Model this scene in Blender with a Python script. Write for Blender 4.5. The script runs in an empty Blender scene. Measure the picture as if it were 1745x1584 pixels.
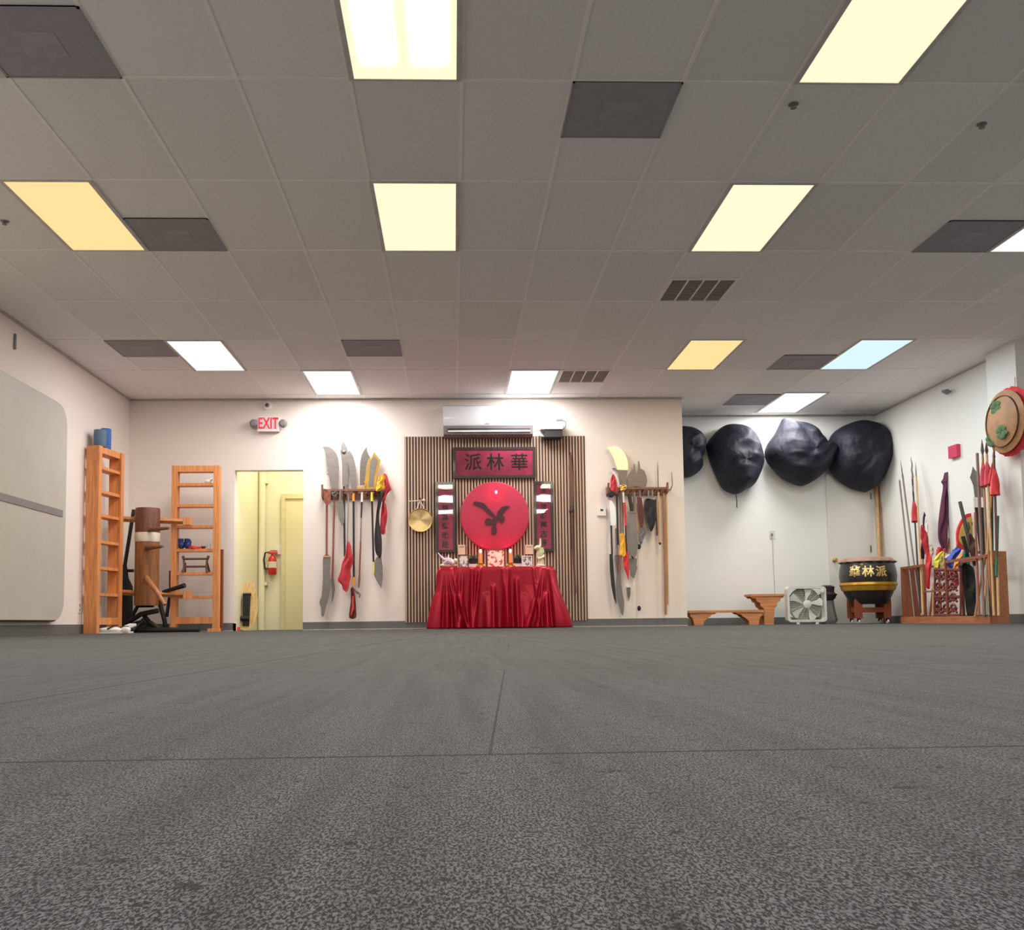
import bpy, bmesh, math, random
from mathutils import Vector, Matrix
random.seed(7)
S = bpy.context.scene; C = S.collection
PI = math.pi
# ------------------------------------------------------------------ camera (fitted to the ceiling grid and the wall corners)
W, H = 1745, 1584
F, PITCH, YAW, ROLL, SX, SY, CAMZ = 1655.05, .07283, .034864, -.011532, -42.8, -146.64, .08
def cam_axes():
    cy, sy, cp, sp = math.cos(YAW), math.sin(YAW), math.cos(PITCH), math.sin(PITCH)
    f = Vector((sy*cp, cy*cp, sp)); r0 = Vector((cy, -sy, 0)); u0 = r0.cross(f)
    return math.cos(ROLL)*r0 + math.sin(ROLL)*u0, -math.sin(ROLL)*r0 + math.cos(ROLL)*u0, f
RT, UP, FW = cam_axes()
cd = bpy.data.cameras.new('camera'); cam = bpy.data.objects.new('camera', cd); C.objects.link(cam)
cd.sensor_fit = 'HORIZONTAL'; cd.sensor_width = 36; cd.lens = F*36/W; cd.shift_x = -SX/W; cd.shift_y = -SY/W
cd.clip_start = .02; cd.clip_end = 100
M = Matrix((RT, UP, -FW)).transposed().to_4x4(); M.translation = (0, 0, CAMZ); cam.matrix_world = M
S.camera = cam
# ------------------------------------------------------------------ world and exposure
S.view_settings.view_transform = 'Standard'; S.view_settings.look = 'None'; S.view_settings.gamma = 1
S.view_settings.use_curve_mapping = False; S.view_settings.exposure = 0.0
w = bpy.data.worlds.new('world'); S.world = w; w.use_nodes = True
w.node_tree.nodes['Background'].inputs[0].default_value = (.5, .55, .6, 1); w.node_tree.nodes['Background'].inputs[1].default_value = .05
LAMP = 41.0        # watts of one ceiling panel
# a place of the photograph met by a plane of the room
def ray(x, y): return FW*F + RT*(x-W/2-SX) + UP*(H/2-SY-y)
def PY(x, y, Y):
    d = ray(x, y); return Vector((0, 0, CAMZ)) + d*(Y/d.y)
def PX(x, y, X):
    d = ray(x, y); return Vector((0, 0, CAMZ)) + d*(X/d.x)
def PZ(x, y, Z):
    d = ray(x, y); return Vector((0, 0, CAMZ)) + d*((Z-CAMZ)/d.z)
CH, BW, LW, RW, AW = 3.032, 12.66, -4.2, 6.17, 13.8      # ceiling, back wall, left wall, right wall, alcove wall
# ------------------------------------------------------------------ materials
def lin(c): return tuple(((v/255)/12.92 if v/255 <= .04045 else ((v/255+.055)/1.055)**2.4) for v in c)
MATS = {}
def mat(name, col, rough=.6, metal=0, var=.12, scale=8, stretch=(1, 1, 1), bump=0, coat=0, sheen=0, detail=4, spec=None, coatr=.05):
    if name in MATS: return MATS[name]
    m = bpy.data.materials.new(name); m.use_nodes = True; nt = m.node_tree; b = nt.nodes['Principled BSDF']
    c = lin(col)
    tc = nt.nodes.new('ShaderNodeTexCoord'); mp = nt.nodes.new('ShaderNodeMapping'); mp.inputs['Scale'].default_value = stretch
    n = nt.nodes.new('ShaderNodeTexNoise'); n.inputs['Scale'].default_value = scale; n.inputs['Detail'].default_value = detail
    r = nt.nodes.new('ShaderNodeValToRGB')
    r.color_ramp.elements[0].position = .3; r.color_ramp.elements[1].position = .7
    r.color_ramp.elements[0].color = tuple(v*(1-var) for v in c)+(1,); r.color_ramp.elements[1].color = tuple(min(1, v*(1+var)) for v in c)+(1,)
    nt.links.new(tc.outputs['Object'], mp.inputs[0]); nt.links.new(mp.outputs[0], n.inputs['Vector'])
    nt.links.new(n.outputs['Fac'], r.inputs[0]); nt.links.new(r.outputs[0], b.inputs['Base Color'])
    b.inputs['Roughness'].default_value = rough; b.inputs['Metallic'].default_value = metal
    b.inputs['Coat Weight'].default_value = coat; b.inputs['Coat Roughness'].default_value = coatr; b.inputs['Sheen Weight'].default_value = sheen
    if spec is not None: b.inputs['Specular IOR Level'].default_value = spec
    if bump:
        bp = nt.nodes.new('ShaderNodeBump'); bp.inputs['Strength'].default_value = bump; bp.inputs['Distance'].default_value = .01
        nt.links.new(n.outputs['Fac'], bp.inputs['Height']); nt.links.new(bp.outputs[0], b.inputs['Normal'])
    MATS[name] = m; return m
def emit(name, col, strength, bands=False):
    if name in MATS: return MATS[name]
    m = bpy.data.materials.new(name); m.use_nodes = True; nt = m.node_tree; nt.nodes.clear()
    e = nt.nodes.new('ShaderNodeEmission'); o = nt.nodes.new('ShaderNodeOutputMaterial'); nt.links.new(e.outputs[0], o.inputs[0])
    e.inputs[0].default_value = lin(col)+(1,); e.inputs[1].default_value = strength
    if bands:      # four tubes seen through the lens of the lamp
        tc = nt.nodes.new('ShaderNodeTexCoord'); sp = nt.nodes.new('ShaderNodeSeparateXYZ'); nt.links.new(tc.outputs['Object'], sp.inputs[0])
        def mth(op, a, b=None, cl=False):
            k = nt.nodes.new('ShaderNodeMath'); k.operation = op; k.use_clamp = cl
            for i, v in enumerate((a, b)):
                if v is None: continue
                if isinstance(v, (int, float)): k.inputs[i].default_value = v
                else: nt.links.new(v, k.inputs[i])
            return k.outputs[0]
        x = mth('ABSOLUTE', sp.outputs[0]); x = mth('SUBTRACT', x, .135); x = mth('ABSOLUTE', x)
        tube = mth('SUBTRACT', 1, mth('ABSOLUTE', mth('MULTIPLY', mth('SUBTRACT', x, .042), 13)), True)
        yy = mth('MULTIPLY', mth('SUBTRACT', .50, mth('ABSOLUTE', sp.outputs[1])), 9, True)
        g = mth('ADD', mth('MULTIPLY', mth('MULTIPLY', tube, yy), 2.0*strength), strength)
        nt.links.new(g, e.inputs[1])
    MATS[name] = m; return m
def wood(name, col, rough=.5, stretch=(18, 18, 1.2), var=.25, coat=0): return mat(name, col, rough, 0, var, 3, stretch, .05, coat, detail=6)
def glassy(name):
    m = bpy.data.materials.new(name); m.use_nodes = True; nt = m.node_tree; nt.nodes.clear()
    o = nt.nodes.new('ShaderNodeOutputMaterial'); mx = nt.nodes.new('ShaderNodeMixShader'); t = nt.nodes.new('ShaderNodeBsdfTransparent')
    g = nt.nodes.new('ShaderNodeBsdfGlossy'); g.inputs['Roughness'].default_value = .02; fr = nt.nodes.new('ShaderNodeFresnel'); fr.inputs[0].default_value = 1.5
    n = nt.nodes.new('ShaderNodeTexNoise'); n.inputs['Scale'].default_value = 2.2; bp = nt.nodes.new('ShaderNodeBump'); bp.inputs['Strength'].default_value = .045; bp.inputs['Distance'].default_value = .02
    tc = nt.nodes.new('ShaderNodeTexCoord'); nt.links.new(tc.outputs['Object'], n.inputs['Vector'])
    nt.links.new(n.outputs['Fac'], bp.inputs['Height']); nt.links.new(bp.outputs[0], g.inputs['Normal']); nt.links.new(bp.outputs[0], fr.inputs['Normal'])
    nt.links.new(fr.outputs[0], mx.inputs[0]); nt.links.new(t.outputs[0], mx.inputs[1]); nt.links.new(g.outputs[0], mx.inputs[2]); nt.links.new(mx.outputs[0], o.inputs[0])
    return m
GLASS = glassy('picture glass')
PINE = wood('orange pine', (214, 140, 84)); DUMMY = wood('dummy trunk wood', (148, 96, 58), .55, (9, 9, .9), .4)
REDWOOD = wood('reddish stained wood', (140, 72, 44)); BROWN = wood('dark brown wood', (92, 62, 50)); LIGHTW = wood('pale wax wood', (200, 160, 112))
STEEL = mat('brushed steel', (132, 125, 121), .45, .6, .1, 6, (1, 1, 4)); DSTEEL = mat('dark steel', (120, 112, 106), .45, .7, .12, 6, (1, 1, 4))
GLARE_BLADE = mat('polished blade', (250, 238, 196), .3, .5, .03, 3); GOLD = mat('gold metal', (214, 168, 88), .3, .8, .12, 12)  # pale yellow of the polished blade is lamp glare put into its colour
BLACK = mat('black metal', (38, 37, 38), .45, .1, .15, 12); RUBBER = mat('black rubber', (30, 30, 32), .7, 0, .2, 20)
RED = mat('red cloth', (190, 40, 52), .7, 0, .2, 12, bump=.4, sheen=.2); REDL = mat('bright red cloth', (222, 62, 66), .7, 0, .2, 12, bump=.4)
YEL = mat('yellow cloth', (235, 180, 50), .7, 0, .15, 12, bump=.3); YELB = mat('bright yellow cloth', (226, 216, 80), .7, 0, .15, 12, bump=.3)
BLUE = mat('blue cloth', (60, 92, 190), .7, 0, .15, 12, bump=.3); ORANGE = mat('orange cloth', (222, 150, 60), .7, 0, .15, 12, bump=.3); GREEN = mat('green cloth', (30, 100, 76), .7, 0, .15, 12, bump=.3)
WHITE = mat('white plastic', (232, 230, 226), .4, 0, .03, 6); GREYP = mat('grey plastic', (128, 126, 128), .5, 0, .05, 6); DARKRED = mat('dark red lacquer', (96, 34, 36), .4, 0, .15, 8)
PURPLE = mat('purple cloth', (88, 38, 66), .8, 0, .2, 10, bump=.3); GREYCL = mat('grey weathered wood', (150, 140, 130), .6, 0, .15, 10)
BAG = mat('black bag cloth', (27, 29, 42), .62, 0, .2, 5, (1, 1, .45), bump=1.0, spec=.35)
BAG.node_tree.nodes['Bump'].inputs['Distance'].default_value = .05
# ------------------------------------------------------------------ mesh helpers
OFF = {}
class MB:
    def __init__(s): s.bm = bmesh.new()
    def box(s, a, b, rot=None, piv=None):
        a = Vector(a); b = Vector(b); vs = []
        for i in range(8):
            v = Vector((a.x if i & 1 else b.x, a.y if i & 2 else b.y, a.z if i & 4 else b.z))
            if rot is not None: v = piv + rot @ (v-piv)
            vs.append(s.bm.verts.new(v))
        for f in ((0, 1, 3, 2), (4, 6, 7, 5), (0, 4, 5, 1), (2, 3, 7, 6), (0, 2, 6, 4), (1, 5, 7, 3)): s.bm.faces.new([vs[i] for i in f])
        return s
    def tube(s, pts, rad, n=10, cap=True, flat=1.0):
        pts = [Vector(p) for p in pts]; rad = rad if isinstance(rad, (list, tuple)) else [rad]*len(pts); rings = []
        prev = None
        for i, p in enumerate(pts):
            t = (pts[min(i+1, len(pts)-1)]-pts[max(i-1, 0)]).normalized()
            u = (Vector((0, 1, 0)) if abs(t.y) < .9 else Vector((1, 0, 0))) if prev is None else prev
            a = t.cross(u).normalized(); b = a.cross(t).normalized(); prev = b
            rings.append([s.bm.verts.new(p+(a*math.cos(k*2*PI/n)+b*flat*math.sin(k*2*PI/n))*max(rad[i], 1e-4)) for k in range(n)])
        for r0, r1 in zip(rings, rings[1:]):
            for k in range(n): s.bm.faces.new((r0[k], r0[(k+1) % n], r1[(k+1) % n], r1[k]))
        if cap: s.bm.faces.new(rings[0][::-1]); s.bm.faces.new(rings[-1])
        return s
    def lathe(s, prof, c, n=32, axis='z', wav=None):
        c = Vector(c); rings = []
        for j, (r, z) in enumerate(prof):
            ring = []
            for k in range(n):
                a = k*2*PI/n; rr = max(r, 1e-4)
                if wav: rr, z2 = wav(rr, z, a, j)
                else: z2 = z
                v = Vector((rr*math.cos(a), rr*math.sin(a), z2))
                if axis == 'y': v = Vector((v.x, -v.z, v.y))
                if axis == 'x': v = Vector((-v.z, v.x, v.y))
                ring.append(s.bm.verts.new(c+v))
            rings.append(ring)
        for r0, r1 in zip(rings, rings[1:]):
            for k in range(n): s.bm.faces.new((r0[k], r0[(k+1) % n], r1[(k+1) % n], r1[k]))
        s.bm.faces.new(rings[0][::-1]); s.bm.faces.new(rings[-1]); return s
    def prism(s, pts, d):     # closed outline of 3D points, pushed by vector d
        d = Vector(d); a = [s.bm.verts.new(p) for p in pts]; b = [s.bm.verts.new(Vector(p)+d) for p in pts]; n = len(pts)
        s.bm.faces.new(a); s.bm.faces.new(b[::-1])
        for i in range(n): s.bm.faces.new((a[i], b[i], b[(i+1) % n], a[(i+1) % n]))
        return s
    def ball(s, c, r, n=16, m=10, f=None):
        c = Vector(c); r = r if isinstance(r, (tuple, list)) else (r, r, r)
        rings = []
        for j in range(1, m):
            ph = PI*j/m; ring = []
            for k in range(n):
                a = 2*PI*k/n; v = Vector((math.sin(ph)*math.cos(a), math.sin(ph)*math.sin(a), math.cos(ph))); q = f(v) if f else 1
                ring.append(s.bm.verts.new(c+Vector((v.x*r[0], v.y*r[1], v.z*r[2]))*q))
            rings.append(ring)
        t = s.bm.verts.new(c+Vector((0, 0, r[2]))*(f(Vector((0, 0, 1))) if f else 1)); b = s.bm.verts.new(c-Vector((0, 0, r[2]))*(f(Vector((0, 0, -1))) if f else 1))
        for r0, r1 in zip(rings, rings[1:]):
            for k in range(n): s.bm.faces.new((r0[k], r1[k], r1[(k+1) % n], r0[(k+1) % n]))
        for k in range(n): s.bm.faces.new((t, rings[0][k], rings[0][(k+1) % n])); s.bm.faces.new((b, rings[-1][(k+1) % n], rings[-1][k]))
        return s
    def bev(s, w, seg=2):
        bmesh.ops.bevel(s.bm, geom=[e for e in s.bm.edges if len(e.link_faces) == 2 and e.calc_face_angle(0) > .6], offset=w, segments=seg, affect='EDGES', profile=.5); return s
    def build(s, name, m, parent=None, smooth=True):
        bmesh.ops.recalc_face_normals(s.bm, faces=s.bm.faces)
        me = bpy.data.meshes.new(name); s.bm.to_mesh(me); s.bm.free(); return link(name, me, m, parent, smooth)
def link(name, me, m, parent=None, smooth=True):
    o = bpy.data.objects.new(name, me); C.objects.link(o)
    if parent is None:
        xs = [v.co for v in me.vertices]; lo = Vector(min(v[i] for v in xs) for i in range(3)); hi = Vector(max(v[i] for v in xs) for i in range(3))
        off = Vector(((lo.x+hi.x)/2, (lo.y+hi.y)/2, lo.z)); o.location = off
    else:
        off = Vector(OFF.get(parent.name, (0, 0, 0))); o.parent = parent
    OFF[o.name] = off
    if off.length: me.transform(Matrix.Translation(-off))
    if m: me.materials.append(m)
    if smooth:
        me.shade_smooth(); me.set_sharp_from_angle(angle=math.radians(35))
    return o
def tag(o, label=None, cat=None, group=None, kind=None):
    if label: o['label'] = label
    if cat: o['category'] = cat
    if group: o['group'] = group
    if kind: o['kind'] = kind
    return o
def thing(name, label, cat, loc, group=None, local=False, rot=0):
    o = bpy.data.objects.new(name, None); C.objects.link(o); o.location = loc; o.rotation_euler = (0, 0, rot); o.empty_display_size = .1
    OFF[o.name] = Vector((0, 0, 0)) if local else Vector(loc)
    return tag(o, label, cat, group)
def struct(o): return tag(o, kind='structure')
def Zp(pts, sc, ox, oy): return [(ox+sc*x, oy+sc*y) for x, y in pts]
def plate(px, Y, th=.006):    # an outline seen flat on, at depth Y, with thickness
    m = MB(); m.prism([PY(x, y, Y) for x, y in px], (0, th, 0)); return m
def stick(p0, p1, Y, r=.011, Y1=None, n=10):
    m = MB(); m.tube([PY(*p0, Y), PY(*p1, Y if Y1 is None else Y1)], r, n); return m
def text(body, size, ext=.002, bold=0.0, center=True):
    cu = bpy.data.curves.new('t', 'FONT'); cu.body = body; cu.size = size; cu.extrude = ext; cu.offset = bold; cu.resolution_u = 3
    if center: cu.align_x = 'CENTER'; cu.align_y = 'CENTER'
    o = bpy.data.objects.new('t', cu); C.objects.link(o); dg = bpy.context.evaluated_depsgraph_get(); dg.update()
    me = bpy.data.meshes.new_from_object(o.evaluated_get(dg)); bpy.data.objects.remove(o); bpy.data.curves.remove(cu); me.materials.clear(); return me
def upright(me, c):    # letters written in XY stood up to face the viewer along +Y
    me.transform(Matrix.Translation(Vector(c)) @ Matrix.Rotation(PI/2, 4, 'X')); return me
def smoothnoise(x, seed):
    i = math.floor(x); f = x-i; f = f*f*(3-2*f)
    def h(k): return math.sin((k*127.1+seed*311.7))*43758.5453 % 1
    return h(i)*(1-f)+h(i+1)*f
# ================================================================== THE ROOM
WALLM = mat('painted wall', (233, 222, 214), .75, 0, .015, 1.5, bump=0)
WALLA = mat('white painted wall', (232, 233, 230), .7, 0, .015, 1.5)
BASEM = mat('grey vinyl base', (104, 103, 103), .5, 0, .06, 10)
def rubber_floor():
    m = bpy.data.materials.new('speckled rubber floor'); m.use_nodes = True; nt = m.node_tree; b = nt.nodes['Principled BSDF']; L = nt.links.new
    tc = nt.nodes.new('ShaderNodeTexCoord')
    def noise(sc, st=(1, 1, 1), det=2, rough=.5, dist=0):
        mp = nt.nodes.new('ShaderNodeMapping'); mp.inputs['Scale'].default_value = st; n = nt.nodes.new('ShaderNodeTexNoise')
        n.inputs['Scale'].default_value = sc; n.inputs['Detail'].default_value = det; n.inputs['Roughness'].default_value = rough; n.inputs['Distortion'].default_value = dist
        L(tc.outputs['Object'], mp.inputs[0]); L(mp.outputs[0], n.inputs['Vector']); return n.outputs['Fac']
    def ramp(fac, p0, c0, p1, c1):
        r = nt.nodes.new('ShaderNodeValToRGB'); e = r.color_ramp.elements; e[0].position = p0; e[0].color = c0+(1,); e[1].position = p1; e[1].color = c1+(1,); L(fac, r.inputs[0]); return r.outputs[0]
    def mix(f, a, c, bl='MIX'):
        x = nt.nodes.new('ShaderNodeMix'); x.data_type = 'RGBA'; x.blend_type = bl
        if isinstance(f, (int, float)): x.inputs[0].default_value = f
        else: L(f, x.inputs[0])
        for i, v in ((6, a), (7, c)):
            if isinstance(v, tuple): x.inputs[i].default_value = v+(1,)
            else: L(v, x.inputs[i])
        return x.outputs[2]
    fine = noise(1000, (1, .4, 1), 3, .6, .6)
    base = ramp(fine, .455, (.011, .0113, .012), .565, (.150, .152, .157))
    chips = ramp(noise(60, (1, 1, 1), 3, .7), .30, (.22, .22, .22), .37, (1, 1, 1))
    streak = ramp(noise(26, (1, .05, 1), 4, .7), .35, (.70, .70, .70), .6, (1.0, 1.0, 1.0))
    c = mix(1, mix(1, base, chips, 'MULTIPLY'), streak, 'MULTIPLY')
    # joints between the rolled mats
    br = nt.nodes.new('ShaderNodeTexBrick'); mp = nt.nodes.new('ShaderNodeMapping'); mp.inputs['Location'].default_value = ((LW-.2+RW+1.4)/2-.021, 6.7-.595, 0); sx_ = nt.nodes.new('ShaderNodeSeparateXYZ'); mm = nt.nodes.new('ShaderNodeMath'); mm.operation = 'MULTIPLY_ADD'; mm.inputs[1].default_value = -.061; m2 = nt.nodes.new('ShaderNodeCombineXYZ'); m3 = nt.nodes.new('ShaderNodeMath'); m3.inputs[1].default_value = .525
    L(tc.outputs['Object'], mp.inputs[0]); L(mp.outputs[0], sx_.inputs[0]); L(sx_.outputs[1], mm.inputs[0]); L(sx_.outputs[0], mm.inputs[2]); L(mm.outputs[0], m3.inputs[0]); L(m3.outputs[0], m2.inputs[0]); L(sx_.outputs[1], m2.inputs[1]); L(m2.outputs[0], br.inputs['Vector']); br.offset = .5; br.offset_frequency = 2; br.inputs['Scale'].default_value = 1
    br.inputs['Brick Width'].default_value = 1.05; br.inputs['Row Height'].default_value = 1.05; br.inputs['Mortar Size'].default_value = .0011; br.inputs['Mortar Smooth'].default_value = .2
    br.inputs['Color1'].default_value = (.94, .94, .94, 1); br.inputs['Color2'].default_value = (1.04, 1.04, 1.04, 1); br.inputs['Mortar'].default_value = (.35, .35, .35, 1)
    c = mix(1, c, br.outputs['Color'], 'MULTIPLY')
    b2 = nt.nodes.new('ShaderNodeTexBrick'); L(m2.outputs[0], b2.inputs['Vector']); b2.offset = 0; b2.inputs['Scale'].default_value = 1; b2.inputs['Brick Width'].default_value = 900; b2.inputs['Row Height'].default_value = 1.05; b2.inputs['Mortar Size'].default_value = .0035; b2.inputs['Mortar Smooth'].default_value = .3
    b2.inputs['Color1'].default_value = b2.inputs['Color2'].default_value = (1, 1, 1, 1); b2.inputs['Mortar'].default_value = (.3, .3, .3, 1)
    c = mix(1, c, b2.outputs['Color'], 'MULTIPLY')
    L(c, b.inputs['Base Color']); b.inputs['Roughness'].default_value = .75; b.inputs['Specular IOR Level'].default_value = .2
    bp = nt.nodes.new('ShaderNodeBump'); bp.inputs['Strength'].default_value = .9; bp.inputs['Distance'].default_value = .0016; L(fine, bp.inputs['Height']); L(bp.outputs[0], b.inputs['Normal'])
    return m
struct(MB().box((LW-.2, -3.2, -.12), (RW+1.4, 16.6, 0)).build('floor', rubber_floor(), smooth=False))
def ceiling_mat():
    m = mat('ceiling tile', (245, 244, 244), .9, 0, .03, 40, bump=.1); nt = m.node_tree; b = nt.nodes['Principled BSDF']
    src = b.inputs['Base Color'].links[0].from_socket
    tc = nt.nodes.new('ShaderNodeTexCoord'); mp = nt.nodes.new('ShaderNodeMapping'); mp.inputs['Location'].default_value = (OX, OY, 0); mp.inputs['Scale'].default_value = (1/.61, 1/1.22, 1)
    fl = nt.nodes.new('ShaderNodeVectorMath'); fl.operation = 'FLOOR'; wn = nt.nodes.new('ShaderNodeTexWhiteNoise'); wn.noise_dimensions = '2D'
    mr = nt.nodes.new('ShaderNodeMapRange'); mr.inputs[3].default_value = .92; mr.inputs[4].default_value = 1.02
    mx = nt.nodes.new('ShaderNodeMix'); mx.data_type = 'RGBA'; mx.blend_type = 'MULTIPLY'; mx.inputs[0].default_value = 1
    L = nt.links.new; L(tc.outputs['Object'], mp.inputs[0]); L(mp.outputs[0], fl.inputs[0]); L(fl.outputs[0], wn.inputs[0]); L(wn.outputs[0], mr.inputs[0]); L(src, mx.inputs[6]); L(mr.outputs[0], mx.inputs[7]); L(mx.outputs[2], b.inputs['Base Color'])
    return m
GX0, GY0 = .0693, 12.42      # one crossing of the ceiling grid
CX0, CX1, CY0, CY1 = LW-.2, RW+1.4, -3.2, 16.6
OX = ((CX0+CX1)/2-GX0)/.61 % 1; OY = ((CY0+CY1)/2-GY0)/1.22 % 1
struct(MB().box((CX0, CY0, CH), (CX1, CY1, CH+.1)).build('ceiling', ceiling_mat(), smooth=False))
grid = MB()
GRIDM = mat('ceiling grid bar', (250, 248, 246), .6, 0, .03, 10)
for k in range(-8, 13):
    x = GX0+k*.61
    if LW < x < RW+1.1: grid.box((x-.011, -3, CH-.004), (x+.011, AW if x > 3.1 else BW, CH+.001))
for r in range(-2, 14):
    y = GY0-r*1.22
    if -3 < y < AW: grid.box((LW if y < BW else 3.1, y-.011, CH-.0045), (RW+1.1, y+.011, CH+.001))
struct(grid.build('trim_1', GRIDM, smooth=False))
# walls
D0, D1, DH = -2.836, -1.949, 2.09     # doorway to the corridor
wb = MB().box((LW-.2, BW, 0), (D0, BW+.14, CH)).box((D1, BW, 0), (3.06, BW+.14, CH)).box((D0, BW, DH), (D1, BW+.14, CH))
struct(wb.build('wall_back', WALLM, smooth=False))
struct(MB().box((LW-.14, -3, 0), (LW, BW+.14, CH)).build('wall_left', WALLM, smooth=False))
struct(MB().box((3.06-.14, BW+.14, 0), (3.06, AW, CH)).build('wall_alcove_side', WALLA, smooth=False))
struct(MB().box((2.9, AW, 0), (RW+.2, AW+.14, CH)).build('wall_alcove', WALLA, smooth=False))
struct(MB().box((RW, 10.6, 0), (RW+.14, AW, CH)).box((6.04, 10.03, 0), (RW+1.3, 10.6, CH)).box((RW+1.2, -3, 0), (RW+1.34, 10.03, CH)).build('wall_right', WALLA, smooth=False))
struct(MB().box((LW-.14, -3.14, 0), (RW+1.34, -3, CH)).build('wall_front', WALLM, smooth=False))
def base(n, *bs):
    m = MB()
    for a, b in bs: m.box(a, b)
    struct(m.build(n, BASEM, smooth=False))
base('baseboard_back', ((LW, BW-.008, 0), (D0, BW, .105)), ((D1, BW-.008, 0), (3.06, BW, .105)), ((D0-.008, BW-.008, 0), (D0, BW+.14, .1)))
base('baseboard_left', ((LW, -3, 0), (LW+.008, BW, .105)))
base('baseboard_right', ((RW-.008, 10.6, 0), (RW, AW, .1)), ((6.032, 10.03, 0), (6.04, 10.6, .1)), ((6.032, 10.022, 0), (RW+1.2, 10.03, .1)))
base('baseboard_alcove', ((3.06, AW-.008, 0), (5.36, AW, .1)), ((5.36+.66, AW-.008, 0), (RW, AW, .1)))
struct(MB().box((LW, BW-.02, .0), (D0, BW-.008, .012)).box((D1, BW-.02, 0), (3.06, BW-.008, .012)).build('trim_2', mat('pale base cap', (176, 172, 168), .5), smooth=False))
struct(MB().box((LW, BW-.012, CH-.022), (3.06, BW, CH-.004)).box((LW, -3, CH-.022), (LW+.012, BW, CH-.004)).box((3.06, AW-.012, CH-.022), (RW, AW, CH-.004)).box((RW-.012, 10.6, CH-.022), (RW, AW, CH-.004)).build('trim_3', mat('wall angle', (190, 184, 178), .6), smooth=False))
# corridor behind the doorway
COR = mat('cream yellow paint', (236, 232, 204), .5, 0, .03, 2)
CY = PX(441, 1000, D0).y
struct(MB().box((D0-.14, BW+.14, 0), (D0-.002, CY, CH)).box((D0-.14, CY, 0), (-1.2, CY+.12, CH)).box((-1.3, BW+.14, 0), (-1.2, CY, CH)).build('wall_corridor', COR, smooth=False))
def pc(x, y): return PY(x, y, CY-.001)
dl = pc(487, 850); dr = pc(560, 850); dm = MB().box((dl.x, CY-.03, 0), (dr.x, CY, dl.z))
door = struct(dm.build('door_1', mat('cream door', (228, 220, 180), .45, 0, .03, 2), smooth=False))
fr0 = pc(480.5, 842); f = MB().box((fr0.x, CY-.06, 0), (dl.x, CY, fr0.z)).box((dl.x, CY-.06, dl.z), (dr.x, CY, fr0.z))
struct(f.build('trim_4', mat('cream door frame', (216, 207, 160), .45), smooth=False))
p = pc(447, 1000); t = thing('wall_pipe', 'cream painted vertical pipe in the corridor corner behind the doorway', 'pipe', (p.x, CY-.06, 0))
MB().tube([(p.x, CY-.06, 0), (p.x, CY-.06, CH-.01)], .05, 16).build('pipe', COR, t)
for yy in (822, 965, 995): q = pc(455, yy); MB().box((p.x+.04, CY-.09, q.z-.02), (p.x+.085, CY-.001, q.z+.02)).build('clamp', COR, t)
lm = bpy.data.lights.new('corridor_lamp', 'AREA'); lm.shape = 'RECTANGLE'; lm.size = .5; lm.size_y = .5; lm.energy = 23; lm.color = (1, .93, .74)
lo = bpy.data.objects.new('corridor_lamp', lm); C.objects.link(lo); lo.location = (-2.0, BW+.7, CH-.05)
# alcove door
a0, a1 = PY(1412, 815, AW), PY(1486, 815, AW)
DW = mat('white door paint', (222, 222, 214), .4, 0, .02, 2)
d2 = struct(MB().box((a0.x, AW-.02, 0), (a1.x, AW, a0.z)).bev(.003).build('door_2', DW, smooth=False))
k = PY(1423, 954, AW-.05); m = MB().lathe([(.028, 0), (.028, .006), (.01, .01), (.01, .035), (.03, .045), (.03, .06), (.02, .07), (0, .072)], (k.x, AW-.02, k.z), 20, 'y').build('door_knob', GOLD, d2)
for yy in (845, 935): q = PY(1484, yy, AW-.02); MB().box((q.x-.01, AW-.027, q.z-.05), (q.x+.008, AW-.018, q.z+.05)).build('hinge', STEEL, d2, False)
struct(MB().box((a0.x-.05, AW-.03, 0), (a0.x, AW, a0.z+.05)).box((a1.x, AW-.03, 0), (a1.x+.05, AW, a0.z+.05)).box((a0.x, AW-.03, a0.z), (a1.x, AW, a0.z+.05)).build('trim_5', DW, smooth=False))
# ================================================================== CEILING LIGHTS
LC = {'yellow': ((255, 254, 214), (1, .93, .74)), 'gold': ((255, 254, 214), (1, .9, .68)), 'orange': ((255, 228, 160), (1, .78, .5)), 'white': ((255, 255, 255), (1, .97, .95)), 'blue': ((222, 250, 255), (.84, .95, 1))}
def troffer(k, r, tone, label, E=1.0, bands=False, ncol=None):
    x0, x1 = GX0+k*.61, GX0+(k+1)*.61; y1 = GY0-r*1.22; y0 = y1-1.22; cx, cy = (x0+x1)/2, (y0+y1)/2
    t = thing('ceiling_light', label, 'light', (cx, cy, CH-.02), 'recessed ceiling light panels')
    fr = MB(); i = .028
    for a, b in (((x0, y0), (x0+i, y1)), ((x1-i, y0), (x1, y1)), ((x0+i, y0), (x1-i, y0+i*.6)), ((x0+i, y1-i*.6), (x1-i, y1))): fr.box((a[0], a[1], CH-.012), (b[0], b[1], CH+.002))
    fr.build('frame', mat('lamp frame', (205, 200, 195), .5), t, False)
    ec, lc = LC[tone]
    dm = MB().box((x0+i, y0+i*.6, CH-.009), (x1-i, y1-i*.6, CH-.003)); dob = dm.build('diffuser', emit('lamp lens '+tone+(' tubes' if bands else ''), ec, 1.0, bands), t, False)
    l = bpy.data.lights.new('panel_lamp', 'AREA'); l.shape = 'RECTANGLE'; l.size = .54; l.size_y = 1.18; l.energy = LAMP*E; l.color = lc
    lo = bpy.data.objects.new('panel_lamp', l); C.objects.link(lo); lo.parent = t; lo.location = (0, 0, .02-.014)
troffer(-1, 6, 'gold', 'bright ceiling light with its four tubes showing through the lens', 1, True)
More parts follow.
